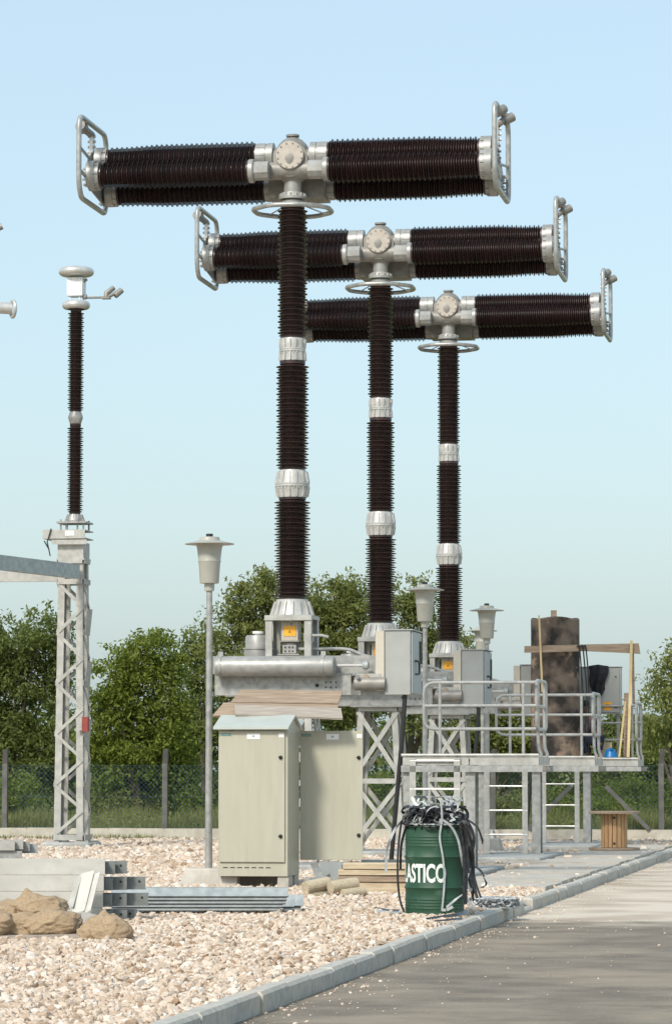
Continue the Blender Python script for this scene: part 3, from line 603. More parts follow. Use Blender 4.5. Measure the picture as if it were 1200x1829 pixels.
# hard hat, board, mat
hl = P(1090, 1349, 64.5); hl.z = DK
r = thing('hard_hat', 'blue hard hat lying on the deck of the farthest platform', 'hard hat', hl)
b = MB(); b.lathe([(.135, .03), (.125, .05), (.115, .10), (.09, .16), (.05, .195), (.0, .2)], 28); b.build('shell', BLUEP, r)
b = MB(); b.lathe([(.137, .022), (.15, .03), (.15, .036), (.13, .042), (.13, .02)], 28); b.box(-.02, .02, -.12, .1, .17, .208); b.build('brim', BLUEP, r)
b = MB(); b.lathe([(.12, 0), (.125, .028)], 24); b.build('lining', DARK, r)
b = MB(); b.prism([P(1066, 1351, 65.0), P(1092, 1351, 65.0), P(1092, 1326, 65.2), P(1076, 1326, 65.2)], (0, .03, 0)); tag(b.build('board', TIMB), 'pale board propped behind the blue hard hat on the platform', 'board')
b = MB(); p0 = P(1036, 1352, 64.2); p1 = P(1078, 1352, 64.2); b.box(p0.x, p1.x, 64.2, 64.8, DK + .0, DK + .035); tag(b.build('orange_mat', mat('orange_board', (.50, .26, .08), (.58, .33, .12), 6, .8), bevel=.01), 'orange brown mat lying on the deck at the foot of the sooty cylinder', 'mat')

# crouching worker: one skinned body, clothes as children
def skin(name, joints, edges, m, parent, sub=2):
    me = bpy.data.meshes.new(name); me.from_pydata([j[:3] for j in joints], edges, []); o = bpy.data.objects.new(name, me); COL.objects.link(o); o.parent = parent
    md = o.modifiers.new('skin', 'SKIN'); md.use_smooth_shade = True
    if not me.skin_vertices: me.attributes.new('skin_vertices', 'FLOAT_VECTOR', 'POINT')
    for i, j in enumerate(joints):
        sv = me.skin_vertices[0].data[i]; sv.radius = (j[3], j[4] if len(j) > 4 else j[3]); sv.use_root = (i == 0)
    sd = o.modifiers.new('subd', 'SUBSURF'); sd.levels = sub; sd.render_levels = sub; me.materials.append(m); return o
wl = P(1064, 1352, 64.95); wl.z = DK
wk = thing('person', 'worker in dark shirt and navy trousers crouching beside the sooty cylinder', 'person', wl, -A)
bj = [(0.10, 0, .30, .13, .15), (.03, 0, .46, .12, .15), (-.06, 0, .64, .13, .17), (-.12, 0, .76, .10, .16), (-.16, 0, .84, .05), (-.21, 0, .93, .07, .075), (-.22, 0, 1.03, .085, .075), (-.21, 0, 1.09, .05),
      (.08, -.11, .28, .09), (-.30, -.16, .44, .065), (-.16, -.16, .09, .042), (-.30, -.17, .035, .035),
      (.08, .11, .28, .09), (-.28, .17, .46, .065), (-.14, .17, .09, .042), (-.28, .18, .035, .035),
      (-.11, -.20, .72, .06), (-.20, -.25, .48, .042), (-.38, -.16, .50, .032), (-.11, .20, .72, .06), (-.22, .24, .50, .042), (-.40, .14, .54, .032)]
be = [(0, 1), (1, 2), (2, 3), (3, 4), (4, 5), (5, 6), (6, 7), (0, 8), (8, 9), (9, 10), (10, 11), (0, 12), (12, 13), (13, 14), (14, 15), (3, 16), (16, 17), (17, 18), (3, 19), (19, 20), (20, 21)]
for (h, sy) in ((18, 1), (21, -1)):
    hx, hy, hz = bj[h][:3]; k0 = len(bj); bj.append((hx - .07, hy + .01 * sy, hz + .005, .028, .016)); be.append((h, k0))
    for q, (fy, fl) in enumerate(((-.03, .05), (-.01, .06), (.01, .056), (.03, .044))):
        bj.append((hx - .10, hy + fy, hz + .003, .009)); bj.append((hx - .10 - fl, hy + fy * 1.1, hz - .02 - .005 * q, .007)); be += [(k0, len(bj) - 2), (len(bj) - 2, len(bj) - 1)]
    bj.append((hx - .06, hy + .045 * sy, hz - .02, .009)); bj.append((hx - .09, hy + .055 * sy, hz - .04, .007)); be += [(k0, len(bj) - 2), (len(bj) - 2, len(bj) - 1)]
skin('body', bj, be, SKIN, wk)
gr = lambda idx, g: [tuple(bj[i][:3]) + tuple(x + g for x in bj[i][3:]) for i in idx]
skin('trousers', gr([0, 1, 8, 9, 10, 12, 13, 14], .016), [(0, 1), (0, 2), (2, 3), (3, 4), (0, 5), (5, 6), (6, 7)], NAVY, wk)
skin('shirt', gr([1, 2, 3, 16, 17, 19, 20], .018), [(0, 1), (1, 2), (2, 3), (3, 4), (2, 5), (5, 6)], PLAID, wk)
for s in (-1, 1):
    skin('shoe', [(-.13, s * .165, .05, .045), (-.22, s * .168, .045, .045), (-.33, s * .175, .035, .035)], [(0, 1), (1, 2)], BLACK, wk)
b = MB(); b.lathe([(.085, 0), (.098, .03), (.09, .08), (.05, .115), (0, .12)], 20, T(-.20, 0, 1.01) @ RY(-15)); b.build('hair', HAIRM, wk)
b = MB()
for s in (-1, 1): b.lathe([(.011, 0), (.008, .006), (0, .008)], 8, T(-.298, s * .03, 1.0) @ RY(-90))
b.lathe([(.016, 0), (.006, .035), (0, .04)], 8, T(-.285, 0, .97) @ RY(-100)); b.build('face_features', HAIRM, wk)

# ------------------------------------------------------------------ lattice tower and current transformer
TY = 63.8
def Zt(py): return P(130, py, TY).z
tw0 = P(129, 1510, TY); tw0.z = 0
r = thing('lattice_tower', 'pale galvanised lattice tower on the left carrying a current transformer', 'tower', tw0, -A)
b = MB(); b.box(-.48, .46, -.5, .5, -.1, .13); b.build('concrete_base', CONCG, r, bevel=.04)
ht, hb, ztop = .235, .285, Zt(1000)
def tp_(sx, sy, z): k = (z - .07) / (ztop - .07); h = hb + (ht - hb) * k; return Vector((sx * h, sy * h, z))
for sx in (-1, 1):
    for sy in (-1, 1):
        b = MB(); b.ell(tp_(sx, sy, .13), tp_(sx, sy, ztop), (-sx * .13, 0, 0), (0, -sy * .13, 0), .014); b.box(sx * hb - .13, sx * hb + .13, sy * hb - .13, sy * hb + .13, .13, .152); b.build('leg', GALVL, r)
b = MB(); zz = np.linspace(.25, Zt(1042), 11)
for i in range(10):
    for f_, (a0, a1, dv) in enumerate((((-1, -1), (1, -1), Vector((0, -1, 0))), ((1, 1), (-1, 1), Vector((0, 1, 0))), ((1, -1), (1, 1), Vector((1, 0, 0))), ((-1, 1), (-1, -1), Vector((-1, 0, 0))))):
        s0, s1 = (a0, a1) if (i + (f_ % 2)) % 2 == 0 else (a1, a0)
        b.bar(tp_(*s0, zz[i]) + dv * .012, tp_(*s1, zz[i + 1]) + dv * .012, .06, .012, dv)
for z in (.22, Zt(1040), Zt(1003)):
    if z > Zt(1010): b.build('lacing', GALVL, r); b = MB()
    for s in (-1, 1):
        b.bar(tp_(-1, s, z) + Vector((0, s * .03, 0)), tp_(1, s, z) + Vector((0, s * .03, 0)), .1, .012); b.bar(tp_(s, -1, z) + Vector((s * .03, 0, 0)), tp_(s, 1, z) + Vector((s * .03, 0, 0)), .1, .012, (1, 0, 0))
b.build('top_collar', GALVL, r)
for z in (Zt(1088), Zt(1182), Zt(1380), Zt(1286)): b = MB(); b.prism([(hb - .02, -.2, z - .5), (hb + .03, -.2, z), (hb + .042, -.2, z), (hb - .008, -.2, z - .5)], (0, .4, 0)); b.build('gusset_plate', GALVL, r)
b = MB(); b.box(-.27, .27, -.27, .27, ztop - .02, ztop + .02); b.box(-.25, .25, -.25, .25, ztop + .021, Zt(970)); b.chan((-.52, -.34, Zt(964)), (.3, -.34, Zt(964)), (0, 0, Zt(948) - Zt(964)), (0, .68, 0), .02); b.box(-.34, .34, -.36, -.345, Zt(974), Zt(966)); b.build('head_frame', GALVL, r)
b = MB(); b.box(-.08, .1, -.349, -.342, Zt(959), Zt(950)); b.build('number_plate', WHITE, r)
b = MB(); b.box(.27, .38, -.36, -.22, Zt(1307), Zt(1281)); b.build('red_box', RED, r); b = MB(); b.box(.18, .27, -.37, -.34, Zt(1305), Zt(1283)); b.build('box_bracket', GALVL, r)
b = MB(); b.tube([(-.35, -.36, Zt(946)), (-.42, -.38, Zt(970)), (-.36, -.38, Zt(995))], .012, 6); b.tube([(-.48, -.38, Zt(968)), (-.38, -.38, Zt(984))], .012, 6); b.build('earth_wire', DARK, r)
# girders
g0 = P(150, 1022, TY - .3)
b = MB(); e0 = tw0 + Vector((.15, -.40, Zt(1036))); a_ = Vector((-.38, -.925, 0)).normalized()
b.chan(e0, e0 + a_ * 11, (0, 0, .27), (-.11, .045, 0), .014); tag(b.build('steel_girder', GALVB), 'shaded steel girder running from the lattice tower towards the left foreground', 'girder')
b = MB(); e1 = tw0 + Vector((-.3, .42, Zt(1036))); b.chan(e1, e1 - VV * 5, (0, 0, .2), (0, .1, 0), .014); tag(b.build('steel_girder', GALVL), 'pale sunlit steel girder leaving the lattice tower level to the left', 'girder')
# current transformer
c0 = Vector((tw0.x + .02, tw0.y, 0)); zq = Zt(948)
r = thing('current_transformer', 'brown current transformer with two silver rings standing on the lattice tower', 'transformer', Vector((c0.x, c0.y, zq)), -A)
def Zq(py): return Zt(py) - zq
b = MB(); b.box(-.29, .29, -.29, .29, Zq(936), Zq(933))
for (x, y) in ((-.22, -.22), (.22, -.22), (-.22, .22), (.22, .22), (.1, -.2), (-.1, -.2)): b.tube([(x, y, .0), (x, y, Zq(929))], .018, 8)
b.lathe([(.20, Zq(933)), (.20, Zq(931)), (.17, Zq(930)), (.125, Zq(919)), (0, Zq(919))], 28); ribs(b, 10, .17, Zq(930), .125, Zq(919)); b.build('base_flange', ALU, r)
for (a_, c_, n) in ((919, 757, 40), (737, 552, 46)): b = MB(); b.lathe(insulator(.095, .158, .14, Zq(a_), Zq(c_), n), 30); b.build('post_insulator', PORC, r)
b = MB(); b.lathe([(.10, Zq(758)), (.11, Zq(756)), (.14, Zq(747)), (.14, Zq(744)), (.11, Zq(736)), (.09, Zq(735))], 28); bolts(b, 14, .13, Zq(748), .012, .03); b.build('joint_flange', ALU, r)
def torus(b, R_, r_, z, sq=1):
    pr = [(R_ - r_ * .2 + r_ * math.cos(t_), z + r_ * sq * math.sin(t_)) for t_ in [math.pi * 2 * k / 16 - math.pi * .62 for k in range(17)]]; b.lathe(pr, 40)
b = MB(); torus(b, .205, .08, Zq(545.5)); b.lathe([(.17, Zq(551)), (.18, Zq(542))], 30); b.build('lower_ring', ALUB, r)
b = MB(); b.box(-.15, .155, -.15, .15, Zq(530), Zq(497)); 
for x in (-.09, .09): b.tube([(x, -.1, Zq(541)), (x, -.1, Zq(529))], .015, 6)
hd = b.build('head_box', WHITE, r, bevel=.012)
b = MB()
for x in (-.125, -.06, .06, .125):
    for z in (500, 506, 513, 521, 527):
        if abs(x) > .1 or z in (500,): b.lathe([(.007, 0), (.007, .008)], 6, T(x, -.151, Zq(z)) @ RX(90))
b.build('head_bolt', ALU, hd)
b = MB(); torus(b, .26, .10, Zq(486), .85); b.lathe([(.22, Zq(494)), (.24, Zq(480)), (.18, Zq(477)), (0, Zq(476.5))], 36); b.build('upper_ring', ALUB, r)
b = MB(); b.tube([(.14, -.05, Zq(533)), (.60, -.05, Zq(533))], .022); b.tube([(.14, -.05, Zq(532)), (.22, -.05, Zq(531))], .05); b.tube([(.15, 0, Zq(503)), (.21, 0, Zq(499))], .03, 6); ta = b.build('terminal_arm', ALUD, r)
b = MB(); b.tube([(.60, -.05, Zq(533)), (.60, -.05, Zq(526)), (.72, .05, Zq(515))], .05); b.tube([(.62, -.05, Zq(533)), (.85, .05, Zq(520))], .035); b.tube([(.76, .0, Zq(530)), (.87, .08, Zq(519))], .06); b.box(.52, .68, -.12, .02, Zq(536), Zq(533.5)); b.build('conductor_clamp', ALUD, ta)
# busbar end and clamp that enter from the left
by = 62.0; e = P(22, 551, by)
r = thing('busbar', 'silver tubular busbar with a ringed end entering at the left edge', 'busbar', e)
b = MB(); b.tube([(-12.0, -1.6, .49), (0, 0, 0)], .11, 20); b.build('tube', ALUB, r)
b = MB(); b.tube([(.02 + .0 * math.cos(t_) + .055 * math.cos(t_), -.12 * math.cos(t_) - .02, .15 * math.sin(t_) - .01) for t_ in [2 * math.pi * k / 24 for k in range(24)]], .034, 10, True); b.build('corona_ring', ALUB, r)
e = P(-2, 406, by); b = MB(); b.tube([(-.12, .0, -.06), (.07, 0, .02)], .06, 12); b.tube([(-12, 0, -.6), (-5, 0, -.8), (-1.5, 0, -.3), (-.05, 0, -.06)], .03, 10); tag(b.build('conductor_clamp', ALUD, loc=e), 'small grey conductor clamp poking in at the upper left edge', 'clamp')

# ------------------------------------------------------------------ yard lamps
def lamp(px, Y, label, bl, half):
    X = (px - 600) * Y / 6000; r = thing('yard_lamp', label, 'lamp', (X, Y, 0), -A, 'cream hooded yard lamps')
    b = MB(); b.hexa([(-half, -.28, -.05), (half, -.28, -.05), (half, .28, -.05), (-half, .28, -.05)], [(-half * .78, -.2, .25), (half * .72, -.2, .25), (half * .72, .2, .25), (-half * .78, .2, .25)]); b.build('concrete_base', CONC, r, bevel=.025)
    b = MB(); b.tube([(0, 0, .25), (0, 0, 3.80)], [.048, .038], 16); b.build('pole', GALV, r)
    z = 3.77; b = MB(); b.lathe([(.048, z), (.062, z + .004), (.066, z + .095), (.118, z + .10), (.122, z + .11), (.138, z + .36), (.145, z + .375), (.147, z + .385), (.142, z + .395), (.160, z + .55), (.175, z + .60), (.19, z + .615)], 36); hd = b.build('lamp_body', LAMPM, r)
    b = MB(); b.lathe([(.18, z + .612), (.315, z + .60), (.316, z + .608), (.20, z + .635), (.135, z + .65), (.125, z + .69), (.10, z + .695), (0, z + .695)], 40); b.build('hood', LAMPM, hd)
    b = MB(); b.lathe([(.035, z + .69), (.045, z + .70), (.045, z + .735), (0, z + .735)], 14); b.build('photocell', BLACK, hd); return r
lamp(374, 42.9, 'nearest cream yard lamp on a tall pole left of the beige cabinet', 0, .35)
lamp(758.5, 54.0, 'cream yard lamp between the middle and farthest breaker columns', 0, .3)
lamp(869, 61.0, 'cream yard lamp right of the farthest breaker, in front of a smaller one', 0, .3)
lamp(861, 72.0 - 2.0, 'farthest cream yard lamp, half hidden behind another lamp head', 0, .3)

# ------------------------------------------------------------------ beige cabinet
cy = 41.9; k0 = P(390, 1565, cy); cl0 = Vector((k0.x, k0.y, 0)); zb, z1, z2 = k0.z, P(390, 1541, cy).z, P(390, 1303, cy).z
wc, dc = .875, .80
r = thing('cabinet', 'beige electrical cabinet with its rear door swung wide open', 'cabinet', cl0, -A)
b = MB(); b.box(0, wc, 0, dc, zb, z2 + .01); bd = b.build('body', BEIGE, r, bevel=.004)
b = MB(); b.box(.02, wc - .035, -.025, -.003, z1 + .01, z2 - .02); d1 = b.build('front_door', BEIGE, r, bevel=.004)
b = MB()
for k in range(7): b.box(.06 + .09 * k, .12 + .09 * k, -.004, .002, (zb + z1) / 2 + .02, (zb + z1) / 2 + .03)
b.build('vent_slot', DARK, r)
b = MB(); zr = P(390, 1277, cy + .4).z
prof = [(-.10, z2 + .0), (-.10, z2 + .025), (dc * .5, zr), (dc + .10, z2 + .025), (dc + .10, z2), (dc * .5, zr - .03)]
b.prism([(-.05, y, z) for (y, z) in prof], (wc + .075, 0, 0)); b.build('roof', ROOFM, r)
b = MB(); b.prism([(.002, .0, z2 + .01), (.002, dc, z2 + .01), (.002, dc * .5, zr - .034)], (wc - .004, 0, 0)); b.build('gable', BEIGE, r)
b = MB(); xd0 = wc + .01; b.box(xd0, xd0 + .80, dc - .0, dc + .02, z1 + .02, z2 - .01); d2 = b.build('rear_door', BEIGE, r, bevel=.004)
def doorbits(par, x0, yf, wdt):
    zz = z2 - .085
    b = MB(); b.box(x0 + .02, x0 + .14, yf - .004, yf - .0005, zz + .005, zz + .035); b.build('logo_plate', TEAL, par)
    b = MB(); b.box(x0 + .03, x0 + .13, yf - .006, yf - .0045, zz + .017, zz + .023); b.build('logo_line', ROOFM, par)
    b = MB(); b.box(x0 + wdt * .42, x0 + wdt * .62, yf - .004, yf - .0005, zz - .035, zz + .035); lb = b.build('label_plate', WHITE, par)
    b = MB(); b.box(x0 + wdt * .50, x0 + wdt * .54, yf - .006, yf - .0045, zz - .01, zz + .012); b.build('label_print', GREYP, lb)
    b = MB(); b.box(x0 + wdt - .075, x0 + wdt - .01, yf - .004, yf - .0005, zz - .015, zz + .035); b.build('sticker', WHITE, par)
    for z in (z1 + (z2 - z1) * .79, z1 + (z2 - z1) * .20):
        b = MB(); b.lathe([(.024, 0), (.024, .012), (.012, .014), (.012, .03), (0, .03)], 14, T(x0 + wdt - .05, yf, z) @ RX(90)); b.box(x0 + wdt - .075, x0 + wdt - .035, yf - .034, yf - .0305, z - .006, z + .006); b.build('lock', DARK, par)
doorbits(d1, .02, -.025, wc - .055); doorbits(d2, xd0, dc, .80)
b = MB(); b.box(.74, wc + .01, .02, .30, -.05, zb - .001); b.box(-.0, .22, .1, .4, -.05, zb - .001); b.box(.0, wc, dc - .25, dc - .02, -.05, zb - .001); b.build('plinth_block', CONC, r, bevel=.015)
# planks over the cabinet roof
def board(name, corners, th, m, label, Y0, Y1):
    b = MB(); c = [P(*corners[0], Y1), P(*corners[1], Y1 - .1), P(*corners[2], Y0 - .1), P(*corners[3], Y0)]
    n = (c[1] - c[0]).cross(c[3] - c[0]).normalized(); n = n if n.z > 0 else -n
    pts = []
    for i in range(4):
        p, q_ = c[i], c[(i + 1) % 4]
        for k in range(5): pts.append(p.lerp(q_, k / 5) + (c[3] - c[0]).normalized() * R.uniform(-.004, .004) * (k > 0))
    b.prism(pts, n * th); return tag(b.build(name, m), label, 'plank')
board('plank', [(400, 1258), (604, 1262), (600, 1284), (380, 1281)], .025, TIMBB, 'pinkish plank lying lowest on the beige cabinet roof, its left end sticking out', 42.35, 42.65)
board('plank', [(419, 1261), (609, 1268), (612, 1286), (420, 1278)], .025, TIMBG, 'grey weathered plank lying on the beige cabinet roof over the pinkish one', 42.2, 42.5)
board('plank', [(431, 1235), (612, 1237), (604, 1259), (412, 1257)], .025, TIMBB, 'smooth brown plank lying topmost above the beige cabinet roof', 42.7, 43.1)

# ------------------------------------------------------------------ timber, logs, scrap beside the cabinet
py0 = 40.2
pk = [(612, 730, 1541, 1553), (604, 728, 1553, 1564), (604, 730, 1564, 1576), (630, 736, 1576, 1598)]
for (i, (xa, xb, ya_, yb_)), lab in zip(enumerate(pk), ('top pale plank of the pile left of the green drum', 'second pale plank from the top of the pile left of the green drum', 'brownish third plank down in the pile left of the green drum', 'thick bottom plank of the pile left of the green drum')):
    p0, p1 = P(xa, yb_, py0), P(xb, ya_, py0); L = p1.x - p0.x; hh = p1.z - p0.z
    b = MB(); b.box(0, L, 0, .28, .003, hh - .003)
    tag(b.build('plank', [TIMB, TIMB, TIMBB, TIMB][i], loc=(p0.x, py0 + i * .01, p0.z), rotz=-.05 + .02 * i, bevel=.006), lab, 'plank', 'planks piled left of the drum')
for (xa, ya_, xb, yb_, rr, lab) in [(545, 1586, 586, 1577, .075, 'round pale log resting on top at the left, beside the cabinet foot'), (590, 1585, 636, 1578, .075, 'round pale log resting on top at the right, ending near the plank pile'), (545, 1601, 585, 1596, .055, 'thin half buried log under the left pale log'), (610, 1598, 650, 1592, .06, 'brownish log lying low at the right end of the log pile')]:
    b = MB(); p0, p1 = P(xa, ya_, 39.2), P(xb, yb_, 39.4); d = p1 - p0
    b.tube([p0, p0 + d * .3 + Vector((0, 0, .003)), p0 + d * .7, p1], [rr, rr * .97, rr * 1.02, rr * .95], 14); tag(b.build('log', mat('log_wood', (.42, .35, .24), (.54, .46, .33), 5, .8, 0, .2, stretch=(2, 10, 10))), lab, 'log', 'round timber offcuts')
sc0 = P(590, 1575, 41.0)
b = MB(); b.ell(P(553, 1540, 42.0), P(565, 1572, 41.4), (.1, 0, 0), (0, .1, 0)); tag(b.build('steel_offcut', GALV), 'steel angle offcut leaning under the open cabinet door', 'steel offcut')
b = MB(); b.chan(P(572, 1571, 42.3), P(610, 1571, 42.3), (0, 0, .22), (0, .2, 0), .014); b.lathe([(.02, 0), (.02, .02)], 10, T(*P(585, 1560, 42.29)) @ RX(90)); tag(b.build('steel_bracket', GREYD), 'dark grey steel bracket lying under the open cabinet door', 'bracket')
b = MB(); b.chan(P(545, 1583, 40.6), P(602, 1583, 40.6), (0, 0, .1), (0, .25, 0), .014); tag(b.build('steel_channel', GALV), 'short steel channel lying behind the round logs', 'steel channel')
b = MB(); p0 = P(640, 1541, 44.5); b.box(0, .75, 0, .25, 0, .05); tag(b.build('steel_plate', GALVB, loc=P(645, 1543, 44), rotz=-A), 'flat bluish steel plate lying behind the plank pile', 'steel plate')

# ------------------------------------------------------------------ beam stacks at left
bz = 32.7
ends = {0: [190, 208, 229], 1: [188, 204, 229, 262], 2: [187, 203, 229, 267], 3: [185, 204, 230, 246]}
RW = ['top', 'second', 'third', 'bottom']; CW = ['front', 'second', 'third', 'rear']
for row in range(4):
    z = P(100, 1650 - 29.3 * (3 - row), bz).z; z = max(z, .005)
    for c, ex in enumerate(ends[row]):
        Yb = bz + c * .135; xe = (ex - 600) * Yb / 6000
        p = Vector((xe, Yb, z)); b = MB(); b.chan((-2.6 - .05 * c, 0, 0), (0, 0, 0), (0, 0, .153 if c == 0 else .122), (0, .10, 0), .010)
        o = b.build('steel_beam', [PALE, GREYSHADE, GREYSHADE, GREYSHADE][c], loc=p, rotz=-.012 + .004 * row);  # rows behind the front one take their shade from a darker colour
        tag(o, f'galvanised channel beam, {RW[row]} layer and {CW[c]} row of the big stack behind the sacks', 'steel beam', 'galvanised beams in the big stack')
        if c >= 2:
            b = MB(); b.lathe([(.012, 0), (.012, .004)], 10, T(-.06, -.001, .08) @ RX(90)); b.build('bolt_hole', DARK, o)
        else:
            pass
ss = 53.5
for k, (ex, z, yy) in enumerate([(27, 1502, 0), (42, 1500, .14), (54, 1503, .28), (68, 1507, .42), (40, 1520, .05)]):
    Yb = ss + yy; p = P(ex, z + 17, Yb); p.z = max(p.z, .02)
    b = MB(); b.chan((-2.2, 0, 0), (0, 0, 0), (0, 0, .15), (0, .11, 0), .012)
    tag(b.build('steel_beam', [GALVL, GALVL, GALV, GALVB, GALV][k], loc=p), ['foremost pale beam of the small stack at the left edge, with a dark bolt hole', 'second beam of the small stack at the left edge', 'dark ended third beam of the small stack at the left edge', 'rearmost bluish beam of the small stack, reaching farthest right', 'lower beam under the small stack at the left edge'][k], 'steel beam', 'galvanised beams in the small stack')
lb = 32.45
for (pa, pb_, wd, lab) in [((128, 1632), (146, 1560), .125, 'bright wide angle bar leaning on the beam stack'), ((148, 1632), (166, 1562), .075, 'narrow angle bar leaning on the beam stack right of the wide one'), ((120, 1625), (136, 1566), .06, 'thin bar leaning on the beam stack left of the wide one')]:
    b = MB(); p0, p1 = P(*pa, lb - .16), P(*pb_, lb + .03); b.ell(p0, p1, Vector((wd, 0, .03)), Vector((.02, .06, 0)), .008); tag(b.build('angle_bar', PALE if wd > .1 else GALVL), lab, 'angle bar', 'angle bars leaning on the beam stack')
for (xa, xb, ya_, yb_, lab) in [(118, 146, 1628, 1650, 'small bluish cut angle piece at the foot of the leaning bars'), (146, 168, 1628, 1652, 'small white cut angle piece right of the bluish one')]:
    b = MB(); p0 = P(xa, yb_, lb - .3); b.prism([(0, 0, .0), (.14, 0, 0), (.12, 0, .1), (.0, 0, .13)], (0, .012, 0)); b.prism([(.14, 0, 0), (.14, .1, 0), (.12, .1, .1), (.12, 0, .1)], (.012, 0, 0)); tag(b.build('angle_piece', GALVB if xa < 130 else ALUB, loc=p0), lab, 'steel piece')
# nested angle bars on the gravel
ab = 34.6
for k in range(5):
    z = .10 + k * .036; ex = [500, 505, 510, 512, 515][k]; p = P(ex, 1600, ab); L = p.x - P(200, 1600, ab).x
    b = MB(); b.ell((-L, 0, z), (0, 0, z), (0, -.10, -.085), (0, .10, -.10) if k else (0, .10, -.06), .009)
    if k == 4: b.box(-L + 0.02, -.01, -.004, .004, z - .002, z + .004)
    tag(b.build('angle_bar', GALVB, loc=(p.x, ab, .05)), f'long galvanised angle bar, {["lowest", "second lowest", "middle", "second highest", "topmost"][k]} of the nested pile beside the lamp base', 'angle bar', 'long nested angle bars')
for k, (ex, lab) in enumerate([(526, 'long angle bar lying directly behind the nested pile'), (542, 'long angle bar reaching farthest right behind the nested pile')]):
    for j in range(1):
        p = P(ex, 1600, ab + .32 + .22 * k); b = MB(); b.ell((-1.9, 0, .2), (0, 0, .2), (0, -.10, -.11), (0, .10, -.11), .009); b.ell((-1.85, 0, .15), (-.03, 0, .15), (0, -.10, -.11), (0, .10, -.11), .009); tag(b.build('angle_bar', GALVB, loc=(p.x, ab + .32 + .22 * k, .0)), lab, 'angle bar', 'long angle bars behind the nested pile')

# ------------------------------------------------------------------ burlap sacks
from mathutils import noise
def sack(loc, sx, sy, sz, seed, label, rotz=0, tie=None, name='burlap_sack'):
    bm = bmesh.new(); bmesh.ops.create_icosphere(bm, subdivisions=5, radius=1)
    for v in bm.verts:
        p = v.co.copy(); q_ = Vector((p.x * 2.1 + seed, p.y * 2.1, p.z * 2.1))
        fw = noise.noise(q_ * .55 + Vector((9, 2, 4))); d = noise.noise(q_ * .55) * .20 + noise.noise(q_ * 1.1) * .04 + .08 * max(0, 1 - abs(fw) * 4) ** 1.5 + .016 * math.sin(30 * fw + 5 * p.x + 3 * p.z) + .06 * max(0, 1 - abs(noise.noise(Vector((q_.x * .8 + 3, q_.y * .6, q_.z * 1.6)))) * 4) ** 1.5 - .05
        k = 1 + d; x, y, z = p.x * sx * k, p.y * sy * k, p.z * sz * (1 + d * 1.3)
        if tie:
            dd = math.hypot(p.x - tie[0], p.y) / .22
            if p.z > 0 and dd < 1: z += (1 - dd) ** 1.2 * sz * .42 * (1 + .18 * math.sin(9 * math.atan2(p.y, p.x - tie[0])))
        v.co = (x, y, max(z, -sz * .62) + sz * .6)
    me = bpy.data.meshes.new(name); bm.to_mesh(me); bm.free(); me.materials.append(BURLAP)
    me.polygons.foreach_set('use_smooth', [True] * len(me.polygons)); o = bpy.data.objects.new(name, me); COL.objects.link(o); o.location = loc; o.rotation_euler = (0, 0, rotz); return tag(o, label, 'sack', 'burlap sacks')
sy = 29.5
def SX(px, Y): return (px - 600) * Y / 6000
sack((SX(192, sy), sy, .0), .235, .2, .155, 3.3, 'single tied burlap sack lying by itself on the gravel, right of the sack heap', .1, (-.05,))
sack((SX(98, 29.7), 29.7, .06), .25, .2, .13, 8.1, 'rumpled burlap sack at the right front of the heap', .1)
sack((SX(40, 29.75), 29.75, .05), .22, .18, .12, 12.7, 'low burlap sack in the middle of the heap at the front', -.2)
sack((SX(70, 30.1), 30.1, .17), .27, .2, .14, 21.4, 'burlap sack on top of the heap with a gathered peak', .2, (-.35,))
sack((SX(14, 30.1), 30.1, .1), .24, .2, .14, 33.9, 'burlap sack at the rear left of the heap', .2)
sack((SX(-12, 29.6), 29.6, .05), .2, .2, .14, 41.9, 'burlap sack cut off by the left edge of the picture', .2)
b = MB(); b.bar((SX(-60, 29.3), 29.42, .035), (SX(140, 29.3), 29.55, .05), .28, .03, (0, 0, 1)); tag(b.build('plank', TIMBG), 'grey wooden plank lying on the gravel under the sack heap', 'plank')

# ------------------------------------------------------------------ green drum and plastic straps
dy = 34.35; dx = SX(775, dy); DZ = 0.93; DR = .297; psc = 6000 / dy
r = thing('oil_drum', 'green steel oil drum lettered PLASTICO, overflowing with plastic straps', 'drum', (dx, dy, 0))
pr = [(DR - .03, .01), (DR + .004, 0), (DR + .008, .012), (DR, .024)]
for z in (.10, .13, .16, .19): pr += [(DR, z - .012), (DR + .004, z), (DR, z + .012)]
pr += [(DR, .285), (DR + .012, .305), (DR, .325), (DR, .595), (DR + .012, .615), (DR, .635)]
for z in (.73, .76, .79, .82): pr += [(DR, z - .012), (DR + .004, z), (DR, z + .012)]
pr += [(DR, DZ - .02), (DR + .009, DZ - .01), (DR + .004, DZ), (DR - .01, DZ - .004), (DR - .02, DZ - .06), (.0, DZ - .06)]
b = MB(); b.lathe(pr, 64); dm = b.build('drum_shell', DRUMG, r)
cu = bpy.data.curves.new('txt', 'FONT'); cu.body = 'PLASTICO'; cu.size = 1; cu.offset = .03; cu.resolution_u = 4; cu.extrude = 0
to = bpy.data.objects.new('txt', cu); COL.objects.link(to); dg = bpy.context.evaluated_depsgraph_get(); me = bpy.data.meshes.new_from_object(to.evaluated_get(dg)); bpy.data.objects.remove(to)
bm = bmesh.new(); bm.from_mesh(me); xs = [v.co.x for v in bm.verts]; ysv = [v.co.y for v in bm.verts]; x0, x1, y0, y1 = min(xs), max(xs), min(ysv), max(ysv)
for k in range(1, 60):
    g = bm.verts[:] + bm.edges[:] + bm.faces[:]; bmesh.ops.bisect_plane(bm, geom=g, plane_co=(x0 + (x1 - x0) * k / 60, 0, 0), plane_no=(1, 0, 0))
